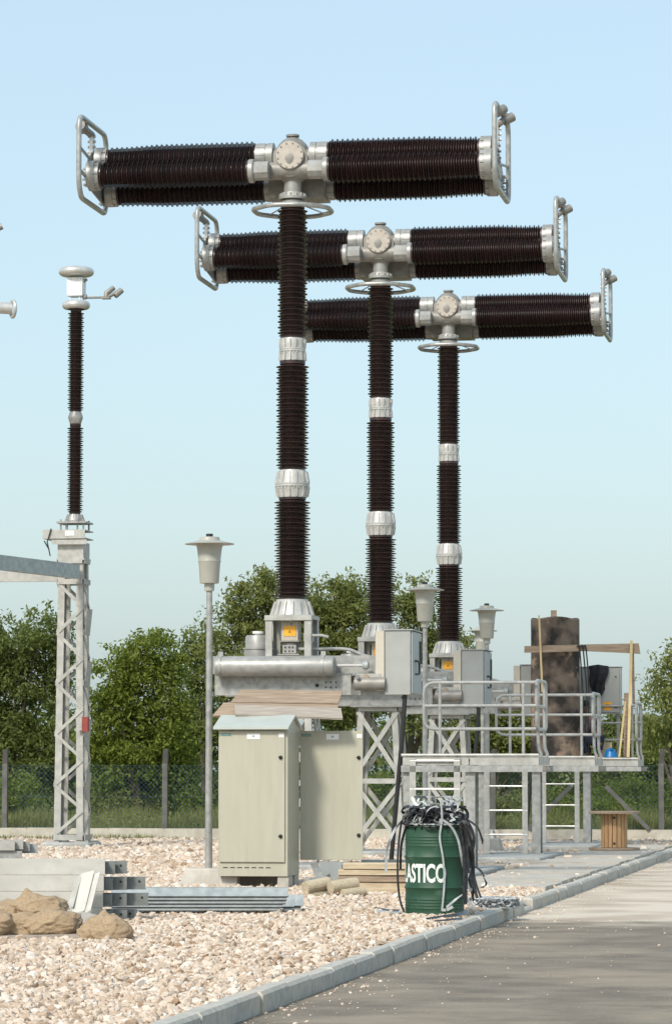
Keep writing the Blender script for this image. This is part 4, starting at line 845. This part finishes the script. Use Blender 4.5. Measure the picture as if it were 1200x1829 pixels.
for v in bm.verts:
    th = math.radians(-96 + 117 * (v.co.x - x0) / (x1 - x0)); zz = P(760, 1577, dy - .29).z + (v.co.y - y0) / (y1 - y0) * .192
    rr = DR + .0022; v.co = (rr * math.sin(th), -rr * math.cos(th), zz)
bm.normal_update(); me2 = bpy.data.meshes.new('lettering'); bm.to_mesh(me2); bm.free(); me2.materials.clear()
me2.materials.append(mat('stencil_white', (.70, .74, .70), (.80, .82, .79), 20, .6, c3=(.10, .20, .14), s3=26, lo3=.60, hi3=.68)); le = bpy.data.objects.new('lettering', me2); COL.objects.link(le); le.parent = dm
def cr_(cx, cy_): return (690 + cx / 5, 1410 + cy_ / 5)
def strap(path, wd, m, label, extra=.012, grp=True, name='plastic_strap'):
    pts = []
    for (cx, cy_) in path:
        px, py = cr_(cx, cy_); X = (px - 775) / psc; z = EYE - (py - 1374) / psc; rr = DR + extra
        y = -math.sqrt(max(rr * rr - X * X, 0)) if abs(X) < rr else -.02 + R.uniform(-.05, .05)
        z = max(z, .02 + extra); pts.append(Vector((X, y, z)))
    sm = []
    for i in range(len(pts) - 1):
        p0, p1, p2, p3 = pts[max(i - 1, 0)], pts[i], pts[i + 1], pts[min(i + 2, len(pts) - 1)]
        for k in range(6):
            t_ = k / 6; sm.append(.5 * ((2 * p1) + (p2 - p0) * t_ + (2 * p0 - 5 * p1 + 4 * p2 - p3) * t_ ** 2 + (3 * p1 - p0 - 3 * p2 + p3) * t_ ** 3))
    sm.append(pts[-1])
    for p in sm:
        if abs(p.x) < DR and p.z < DZ + .05: p.y = min(p.y, -math.sqrt(DR * DR - p.x * p.x) - extra)
    b = MB(); b.ribbon(sm, wd, (1, .3, 0.15)); tag(b.build(name, m, loc=(dx, dy, 0)), label, 'plastic strap', 'plastic straps hanging from the drum' if grp else None)
Wm, Bm = STRAPW, STRAPB
strap([(470, 90), (482, 250), (462, 420), (490, 600), (502, 800), (480, 1060)], .020, Wm, 'white strap hanging straight down the front of the green drum', .03)
strap([(480, 260), (560, 320), (625, 440), (662, 620), (700, 780), (740, 900)], .024, Wm, 'white strap curving down to the right across the green drum', .03)
strap([(240, 200), (150, 240), (112, 420), (95, 700), (112, 950), (160, 1110)], .022, Bm, 'long black strap bowing out along the left side of the green drum')
strap([(200, 240), (150, 400), (127, 520), (122, 710)], .026, Bm, 'short black strap hanging at the left of the green drum')
strap([(190, 210), (90, 330), (30, 440), (0, 560), (-6, 740)], .028, Wm, 'pale translucent strap arching out farthest left of the green drum')
rb = [([(690, 270), (740, 380), (748, 680), (742, 900)], .03, Wm), ([(650, 290), (700, 400), (702, 700), (690, 1010)], .035, Bm), ([(670, 270), (728, 420), (738, 690), (725, 880)], .03, Wm), ([(700, 260), (772, 420), (745, 700), (800, 960)], .032, Bm), ([(660, 300), (690, 500), (708, 760), (695, 960)], .028, Bm), ([(700, 300), (760, 520), (770, 760), (760, 960)], .028, Bm), ([(720, 420), (745, 640), (790, 830), (832, 955)], .024, Bm), ([(640, 300), (668, 480), (676, 700), (672, 960)], .024, Bm), ([(685, 320), (752, 600), (700, 830), (712, 1000)], .02, Wm), ([(660, 420), (715, 560), (725, 760), (770, 985)], .024, Bm)]
for (pth, wd, m) in rb: strap(pth, wd, m, ('black' if m is Bm else 'white') + ' strap in the bundle hanging down the right side of the green drum', R.uniform(.01, .06))
strap([(720, 270), (800, 330), (842, 430), (856, 480)], .022, Bm, 'black strap end sticking out high at the right of the green drum')
strap([(770, 680), (835, 720), (880, 825), (860, 860), (820, 872)], .022, Bm, 'black strap end hooked outward low at the right of the green drum')
strap([(800, 690), (870, 780), (940, 910)], .014, Wm, 'thin white strap reaching out farthest right of the green drum')
strap([(860, 460), (850, 540), (835, 590)], .010, TIMBB, 'thin brown strap end hanging at the right of the green drum')
strap([(725, 895), (620, 950), (520, 1030)], .022, Wm, 'white strap slanting across the lower right of the green drum', .05)
strap([(575, 1025), (520, 1070), (475, 1115)], .03, GREYP, 'short grey strap lying against the drum bottom', .07)
def ground_strap(pts, wd, m, label):
    b = MB(); b.ribbon(pts, wd, (0, 1, .3)); tag(b.build('plastic_strap', m), label, 'plastic strap', 'plastic straps on the gravel')
ground_strap([G(762, 1642, .05), G(790, 1637, .06), G(815, 1634, .07), G(836, 1629, .06)], .04, Bm, 'black strap lying on the gravel in front of the drum beside the kerb')
ground_strap([G(775, 1645, .05), G(800, 1643, .06), G(825, 1640, .06)], .03, Bm, 'second black strap lying on the gravel nearest the kerb')
ground_strap([G(668, 1622, .05), G(690, 1626, .05), G(712, 1627, .06)], .035, Bm, 'flat black strap lying on the gravel left of the drum')
ground_strap([G(672, 1627, .05), G(700, 1630, .055), G(718, 1629, .06)], .03, GREYD, 'dark grey strap lying on the gravel left of the drum')
def tangle(b, c, rad, n, wd, seed, flat=False):
    q = random.Random(seed)
    for _ in range(n):
        a = q.uniform(0, 2 * math.pi); el = q.uniform(-.2, 1.2); p = Vector((math.cos(a) * rad[0], math.sin(a) * rad[1], 0)) * q.uniform(.2, 1.0) ** .6
        p.z = rad[2] * q.uniform(0.0, 1) * (1 - .7 * (p.x / rad[0]) ** 2); d = Vector((q.gauss(0, 1), q.gauss(0, 1), q.gauss(0, .5))).normalized(); pts = [Vector(c) + p]; ax = Vector((q.gauss(0, 1), q.gauss(0, 1), q.gauss(0, 1))).normalized(); k = q.uniform(.2, .6)
        for s in range(q.randint(12, 26)):
            d = (Matrix.Rotation(k, 3, ax) @ d); x = pts[-1] + d * .028
            e = Vector(((x.x - c[0]) / rad[0], (x.y - c[1]) / rad[1], 0)); 
            if e.length > 1.08: d = Vector((-d.x, -d.y, d.z * .3)).normalized(); x = pts[-1] + d * .028
            x.z = min(max(x.z, c[2] + .005), c[2] + rad[2]); pts.append(x)
        b.ribbon(pts, wd * q.uniform(.7, 1.3), (q.gauss(0, 1), q.gauss(0, 1), .6))
r = thing('strap_tangle', 'tangle of black and white plastic straps heaped on top of the green drum', 'strap tangle', (dx, dy, DZ - .03))
b = MB(); tangle(b, (0, 0, .0), (.32, .31, .22), 110, .026, 1); b.build('black_straps', STRAPB, r)
b = MB(); tangle(b, (.02, -.03, .04), (.31, .30, .28), 42, .024, 2); b.build('white_straps', STRAPW, r)
for (px, py, rad, n, s, lab) in [(882, 1624, (.26, .35, .10), 190, 5, 'heap of crumpled clear plastic shreds spilling over the kerb gap by the drum'), (764, 1630, (.10, .07, .09), 34, 6, 'small tuft of white plastic shreds at the drum foot')]:
    c = G(px, py); b = MB(); tangle(b, (0, 0, 0), rad, n, .016, s); tag(b.build('plastic_shreds', STRAPW, loc=c + Vector((0, 0, .02))), lab, 'plastic shreds')

# ------------------------------------------------------------------ cable reel
ry = 60.8; rl = Vector((SX(1094, ry), ry, .05))
r = thing('cable_reel', 'wooden cable reel standing on end near the kerb at right', 'cable reel', rl, .3)
b = MB()
for k in range(18):
    a0, a1 = 2 * math.pi * k / 18 + .03, 2 * math.pi * (k + 1) / 18 - .03
    b.hexa([(.20 * math.cos(a0), .20 * math.sin(a0), .05), (.235 * math.cos(a0), .235 * math.sin(a0), .05), (.235 * math.cos(a1), .235 * math.sin(a1), .05), (.20 * math.cos(a1), .20 * math.sin(a1), .05)], [(.20 * math.cos(a0), .20 * math.sin(a0), .65), (.235 * math.cos(a0), .235 * math.sin(a0), .65), (.235 * math.cos(a1), .235 * math.sin(a1), .65), (.20 * math.cos(a1), .20 * math.sin(a1), .65)])
b.lathe([(.195, .05), (.195, .65)], 18); br = b.build('barrel', REELM, r)
for (a_, z) in ((-1.95, .58), (-1.95, .12)): b = MB(); b.lathe([(.022, 0), (.022, .01)], 10, T(.232 * math.cos(a_), .232 * math.sin(a_), z) @ Matrix.Rotation(a_ + math.pi / 2, 4, 'Z') @ RX(90)); b.build('bolt_hole', DARK, br)
for z in (0, .652):
    b = MB(); b.lathe([(.455, z), (.46, z + .005), (.46, z + .038), (.455, z + .045), (.05, z + .045), (.05, z)], 40); b.build('flange', TIMBB, r)

# ------------------------------------------------------------------ boundary wall and fence
f0 = P(295, 1490, 72.0); f0.z = 0
wr = MB(); x = -9.0
while x < 14: wr.box(x, x + .585, -.09, .09, -.2, .245 + R.uniform(-.006, .006)); x += .6
wr.box(-9, 14, -.085, .085, -.2, .23); tag(wr.build('boundary_wall', WALLM, loc=f0, rotz=-A), 'low concrete block wall along the back of the yard under the fence', 'wall')
r = thing('chain_link_fence', 'blue chain link fence with dark cranked posts on the low wall', 'fence', f0, -A)
sp_ = 3.52
for k in range(-2, 5):
    b = MB(); x = k * sp_; b.box(x - .055, x + .055, -.055, .055, .2, 1.62); b.hexa([(x - .055, -.055, 1.62), (x + .055, -.055, 1.62), (x + .055, .055, 1.62), (x - .055, .055, 1.62)], [(x - .0, -.21, 1.93), (x + .10, -.21, 1.93), (x + .10, -.11, 1.93), (x - .0, -.11, 1.93)]); b.build('post', POSTM, r)
for (x, s) in ((sp_ * 3 - .6, 1), (sp_ * 2 + 1.1, -1)): b = MB(); b.bar((x - s * .55, -.1, 1.15), (x + s * .35, -.1, .25), .085, .085); b.build('brace', POSTM, r)
b = MB(); h0, h1 = .25, 1.58; st = .10; H = h1 - h0; x = -8.5
def wire(p, q_):
    p, q_ = Vector(p), Vector(q_); b.bar(p, q_, .0029, .0029)
while x < 13.2:
    wire((x, .066, h0), (x + H, .066, h1)); wire((x + H, .074, h0), (x, .074, h1)); x += st
for z in (h0 + .02, (h0 + h1) / 2, h1): wire((-8.5, .06, z), (14, .06, z))
b.build('mesh', FENCEM, r, sharp=20)

# ------------------------------------------------------------------ vegetation
def leaf_mesh(C, size, asp=.42, up=.5, droop=0.0):
    n = len(C); d = NP.normal(size=(n, 3)); d[:, 2] -= droop; d /= np.linalg.norm(d, axis=1)[:, None]
    nr = NP.normal(size=(n, 3)); nr[:, 2] += up * 2; sd = np.cross(d, nr); sd /= np.linalg.norm(sd, axis=1)[:, None] + 1e-9
    L = size * NP.uniform(.6, 1.35, n)[:, None]; W = L * asp
    V = np.stack([C, C + d * L * .5 + sd * W * .5, C + d * L, C + d * L * .5 - sd * W * .5], 1).reshape(-1, 3); F = np.arange(4 * n).reshape(n, 4); return V, F
def blob_leaves(blobs, per, lsz, cr=.42, shell=.55):
    out, tint = [], []
    for (cx, cy_, cz, rx, ry_, rz) in blobs:
        vol = rx * ry_ * rz; nc = max(8, int(56 * vol ** .7))
        for _ in range(nc):
            v = NP.normal(size=3); v /= np.linalg.norm(v); rad = NP.uniform(shell ** 3, 1) ** (1 / 3); c = np.array([cx, cy_, cz]) + v * rad * np.array([rx, ry_, rz])
            r_ = cr * NP.uniform(.55, 1.25); k = int(per * NP.uniform(.6, 1.4)); p = NP.normal(size=(k, 3)) * np.array([r_, r_, r_ * .5]) * .5
            p[:, 2] -= .25 * (p[:, 0] ** 2 + p[:, 1] ** 2) / r_; out.append(c + p); tint.append(np.full(k, NP.uniform(.2, .8)) + NP.normal(0, .13, k))
    return np.concatenate(out), np.clip(np.concatenate(tint), 0, 1)
def tree(name, px, Y, blobs_px, m, label, cat='tree', per=90, lsz=.115, trunk=True, group='trees beyond the fence', cr=.42, shell=.55):
    s = Y / 6000; X = (px - 600) * s; r = thing(name, label, cat, (X, Y, 0), 0, group); bl = []
    for (bx, by_, rx, rz) in blobs_px: bl.append(((bx - px) * s, NP.uniform(-.4, .4), EYE + (1374 - by_) * s, rx * s, max(rx * s * .8, .5), rz * s))
    C, t_ = blob_leaves(bl, per, lsz, cr, shell)
    if trunk:
        for q_ in bl:
            for _ in range(7):
                a_ = NP.uniform(0, 6.28); u_ = NP.uniform(.2, 1); st_ = np.array([q_[0] + q_[3] * u_ * math.cos(a_), q_[1] + q_[4] * u_ * math.sin(a_), q_[2] + q_[5] * math.sqrt(max(1 - u_ * u_, 0)) * .9])
                dr = np.array([math.cos(a_) * u_ * .8 + NP.normal(0, .2), math.sin(a_) * u_, NP.uniform(.4, 1.0)]); k = 26; tt = np.sort(NP.random(k)) * NP.uniform(.35, .75)
                C = np.concatenate([C, st_ + tt[:, None] * dr - np.array([0, 0, .5]) * (tt ** 2)[:, None] + NP.normal(0, .045, (k, 3))]); t_ = np.concatenate([t_, np.clip(NP.normal(.65, .15, k), 0, 1)])
    V, F = leaf_mesh(C, lsz, .42, .5, .3); o = np_mesh('crown' if trunk else 'foliage', V, F, m, np.repeat(t_, 4)); o.parent = r
    b = MB()
    top_ = max(bl, key=lambda q_: q_[2]); h = top_[2] * .6
    b.tube([(0, 0, -.1), (.05, .03, h * .3), (-.04, .0, h * .6), (.03, 0, h)], [.11, .09, .07, .04] if trunk else [.03, .03, .02, .01], 8)
    for q_ in bl[:8]:
        z0 = h * R.uniform(.25, .7); e = Vector((q_[0], q_[1], q_[2])); s0 = Vector((0, 0, z0)); b.tube([s0, s0.lerp(e, .5) + Vector((0, 0, .1)), s0.lerp(e, .95)], [.05, .032, .012] if trunk else [.02, .013, .006], 6)
    b.build('trunk' if trunk else 'stem', BARK, r); return r
tree('broadleaf_tree', 20, 82, [(20, 1150, 60, 45), (75, 1135, 40, 40), (-30, 1180, 60, 70), (40, 1230, 80, 70), (90, 1215, 40, 70), (20, 1310, 90, 60), (120, 1330, 40, 50), (40, 1375, 100, 35)], LEAFD, 'dark green tree at the left edge behind the lattice tower', per=130)
tree('bushy_tree', 245, 79, [(250, 1185, 50, 40), (285, 1170, 38, 35), (205, 1215, 50, 50), (270, 1240, 70, 60), (205, 1290, 60, 50), (300, 1290, 50, 50), (250, 1330, 70, 40), (190, 1350, 50, 40), (310, 1350, 50, 40), (250, 1385, 90, 30)], LEAFY, 'bright yellow green bushy tree between the lattice tower and the lamp pole', per=130)
tree('broadleaf_tree', 365, 85, [(365, 1200, 40, 45), (350, 1160, 20, 25), (360, 1270, 50, 60), (345, 1330, 50, 50)], LEAFD, 'small dark tree right behind the nearest lamp pole', per=110)
tree('broadleaf_tree', 445, 83, [(450, 1070, 40, 32), (420, 1110, 45, 40), (470, 1120, 50, 50), (405, 1170, 45, 50), (455, 1190, 60, 60), (430, 1260, 60, 60), (480, 1045, 22, 16)], LEAFO, 'olive green tree rising left of the nearest breaker column', per=125)
tree('broadleaf_tree', 610, 86, [(590, 1065, 50, 32), (640, 1075, 50, 38), (545, 1085, 40, 40), (600, 1130, 80, 50), (640, 1160, 60, 50), (560, 1180, 60, 60), (610, 1240, 70, 60), (660, 1230, 50, 60)], LEAFO, 'large olive tree between the nearest and middle breaker columns', per=135)
tree('broadleaf_tree', 735, 88, [(720, 1075, 35, 40), (745, 1095, 35, 45), (730, 1160, 60, 50), (770, 1150, 45, 45), (815, 1155, 28, 22), (760, 1220, 60, 60), (700, 1200, 40, 60)], LEAFO, 'yellowish olive tree right of the middle breaker column', per=130)
tree('broadleaf_tree', 1205, 79, [(1205, 1195, 28, 30), (1185, 1225, 24, 26), (1215, 1250, 40, 40), (1180, 1275, 36, 36), (1210, 1310, 50, 45), (1165, 1320, 36, 30)], LEAFO, 'sparse olive tree at the right edge of the picture', per=60, shell=.3)
tree('broadleaf_tree', 1110, 86, [(1120, 1310, 50, 36), (1150, 1340, 50, 50), (1080, 1330, 50, 44), (1190, 1370, 60, 44), (1105, 1370, 70, 44)], LEAFD, 'low dark tree behind the farthest platform railing', per=120)
tree('broadleaf_tree', 880, 87, [(850, 1290, 60, 40), (910, 1300, 60, 44), (960, 1310, 60, 44), (880, 1350, 90, 50), (1010, 1320, 60, 50), (800, 1280, 50, 50)], LEAFO, 'low olive tree seen between the platform railings', per=120)
def ledge(px): return 0
SH = [(30, 76, 1400, 45, 'shrub growing behind the fence post at the left edge'), (205, 76.5, 1425, 40, 'shrub behind the fence just right of the lattice tower'), (255, 77, 1410, 34, 'dark shrub behind the fence between the lattice tower and the second fence post'), (340, 77, 1415, 36, 'shrub behind the fence between the second post and the lamp pole'), (690, 77, 1400, 50, 'shrub behind the fence seen through the middle breaker trellis'), (800, 77.5, 1410, 45, 'shrub behind the fence above the green drum'), (905, 74.5, 1420, 44, 'leafy shrub behind the fence seen between the ladders'), (1000, 74.5, 1425, 44, 'shrub behind the fence seen through the farther ladder'), (1080, 74, 1420, 50, 'dense shrub behind the cable reel'), (1120, 76, 1400, 36, 'pale shrub rising above the cable reel'), (1190, 74.5, 1415, 40, 'dense shrub behind the fence at the right edge')]
for (px, Y, py, rx, lab) in SH: tree('shrub', px, Y + (2.5 if px < 850 else .5), [(px - rx * .5, py + 22, rx * .6, 34), (px + rx * .5, py + 18, rx * .6, 36), (px, py + 6, rx * .6, 28), (px, py + 40, rx, 30)], LEAFO if px % 2 else LEAFY, lab, 'shrub', per=75, lsz=.09, trunk=False, group='shrubs behind the fence', cr=.3)
# distant wood as one mass and weeds
n = 34000; C = np.stack([NP.uniform(-15, 15, n), NP.uniform(91, 97, n), np.abs(NP.normal(0, 1, n)) * 1.0 + .0], 1); C[:, 2] = NP.random(n) * (2.7 + .5 * np.sin(C[:, 0] * 1.3) + .4 * np.sin(C[:, 0] * 3.1 + 1))
V, F = leaf_mesh(C, .24, .5); tag(np_mesh('distant_thicket', V, F, LEAFD, np.repeat(NP.random(n), 4)), 'dark thicket closing the view far behind the fence', 'thicket', kind='stuff')
def blades(n, x0, x1, y0, y1, hmin, hmax, name, label, along=True):
    s = NP.uniform(x0, x1, n); d = NP.uniform(y0, y1, n); X = f0.x + VV.x * s + UU.x * d; Y = f0.y + VV.y * s + UU.y * d
    h = NP.uniform(hmin, hmax, n) * (.6 + .4 * np.sin(X * 1.7) * np.sin(Y * 1.1 + 2)); h = np.clip(h, .05, None); a = NP.uniform(0, 6.28, n); wd = NP.uniform(.008, .02, n)
    b0 = np.stack([X, Y, np.zeros(n)], 1); sd = np.stack([np.cos(a), np.sin(a), np.zeros(n)], 1) * wd[:, None]; tp = b0 + np.stack([NP.normal(0, .3, n) * h, NP.normal(0, .3, n) * h, h], 1)
    V = np.stack([b0 - sd, b0 + sd, tp], 1).reshape(-1, 3); tag(np_mesh(name, V, np.arange(3 * n).reshape(n, 3), GRASSM, np.repeat(NP.random(n), 3)), label, 'weeds', kind='stuff')
quad = [f0 + VV * -40 + UU * .1, f0 + VV * 40 + UU * .1, f0 + VV * 40 + UU * 300, f0 + VV * -40 + UU * 300]
sheet('grass_field', [(p.x, p.y) for p in quad], .02, FIELD)
blades(70000, -8, 14, .15, 5, .30, .85, 'weeds', 'tall green weeds and grass behind the fence')
C = np.stack([NP.uniform(-8, 14, 16000), NP.uniform(.3, 8, 16000), NP.uniform(.05, .5, 16000)], 1); W = np.stack([f0.x + VV.x * C[:, 0] + UU.x * C[:, 1], f0.y + VV.y * C[:, 0] + UU.y * C[:, 1], C[:, 2]], 1)
V, F = leaf_mesh(W, .09, .5); tag(np_mesh('ground_cover', V, F, GRASSM, np.repeat(NP.random(16000) * .8, 4)), 'leafy ground cover among the weeds behind the fence', 'ground cover', kind='stuff')
blades(1400, -4, 3, -.35, -.12, .04, .22, 'wall_weeds', 'low weeds along the foot of the boundary wall')
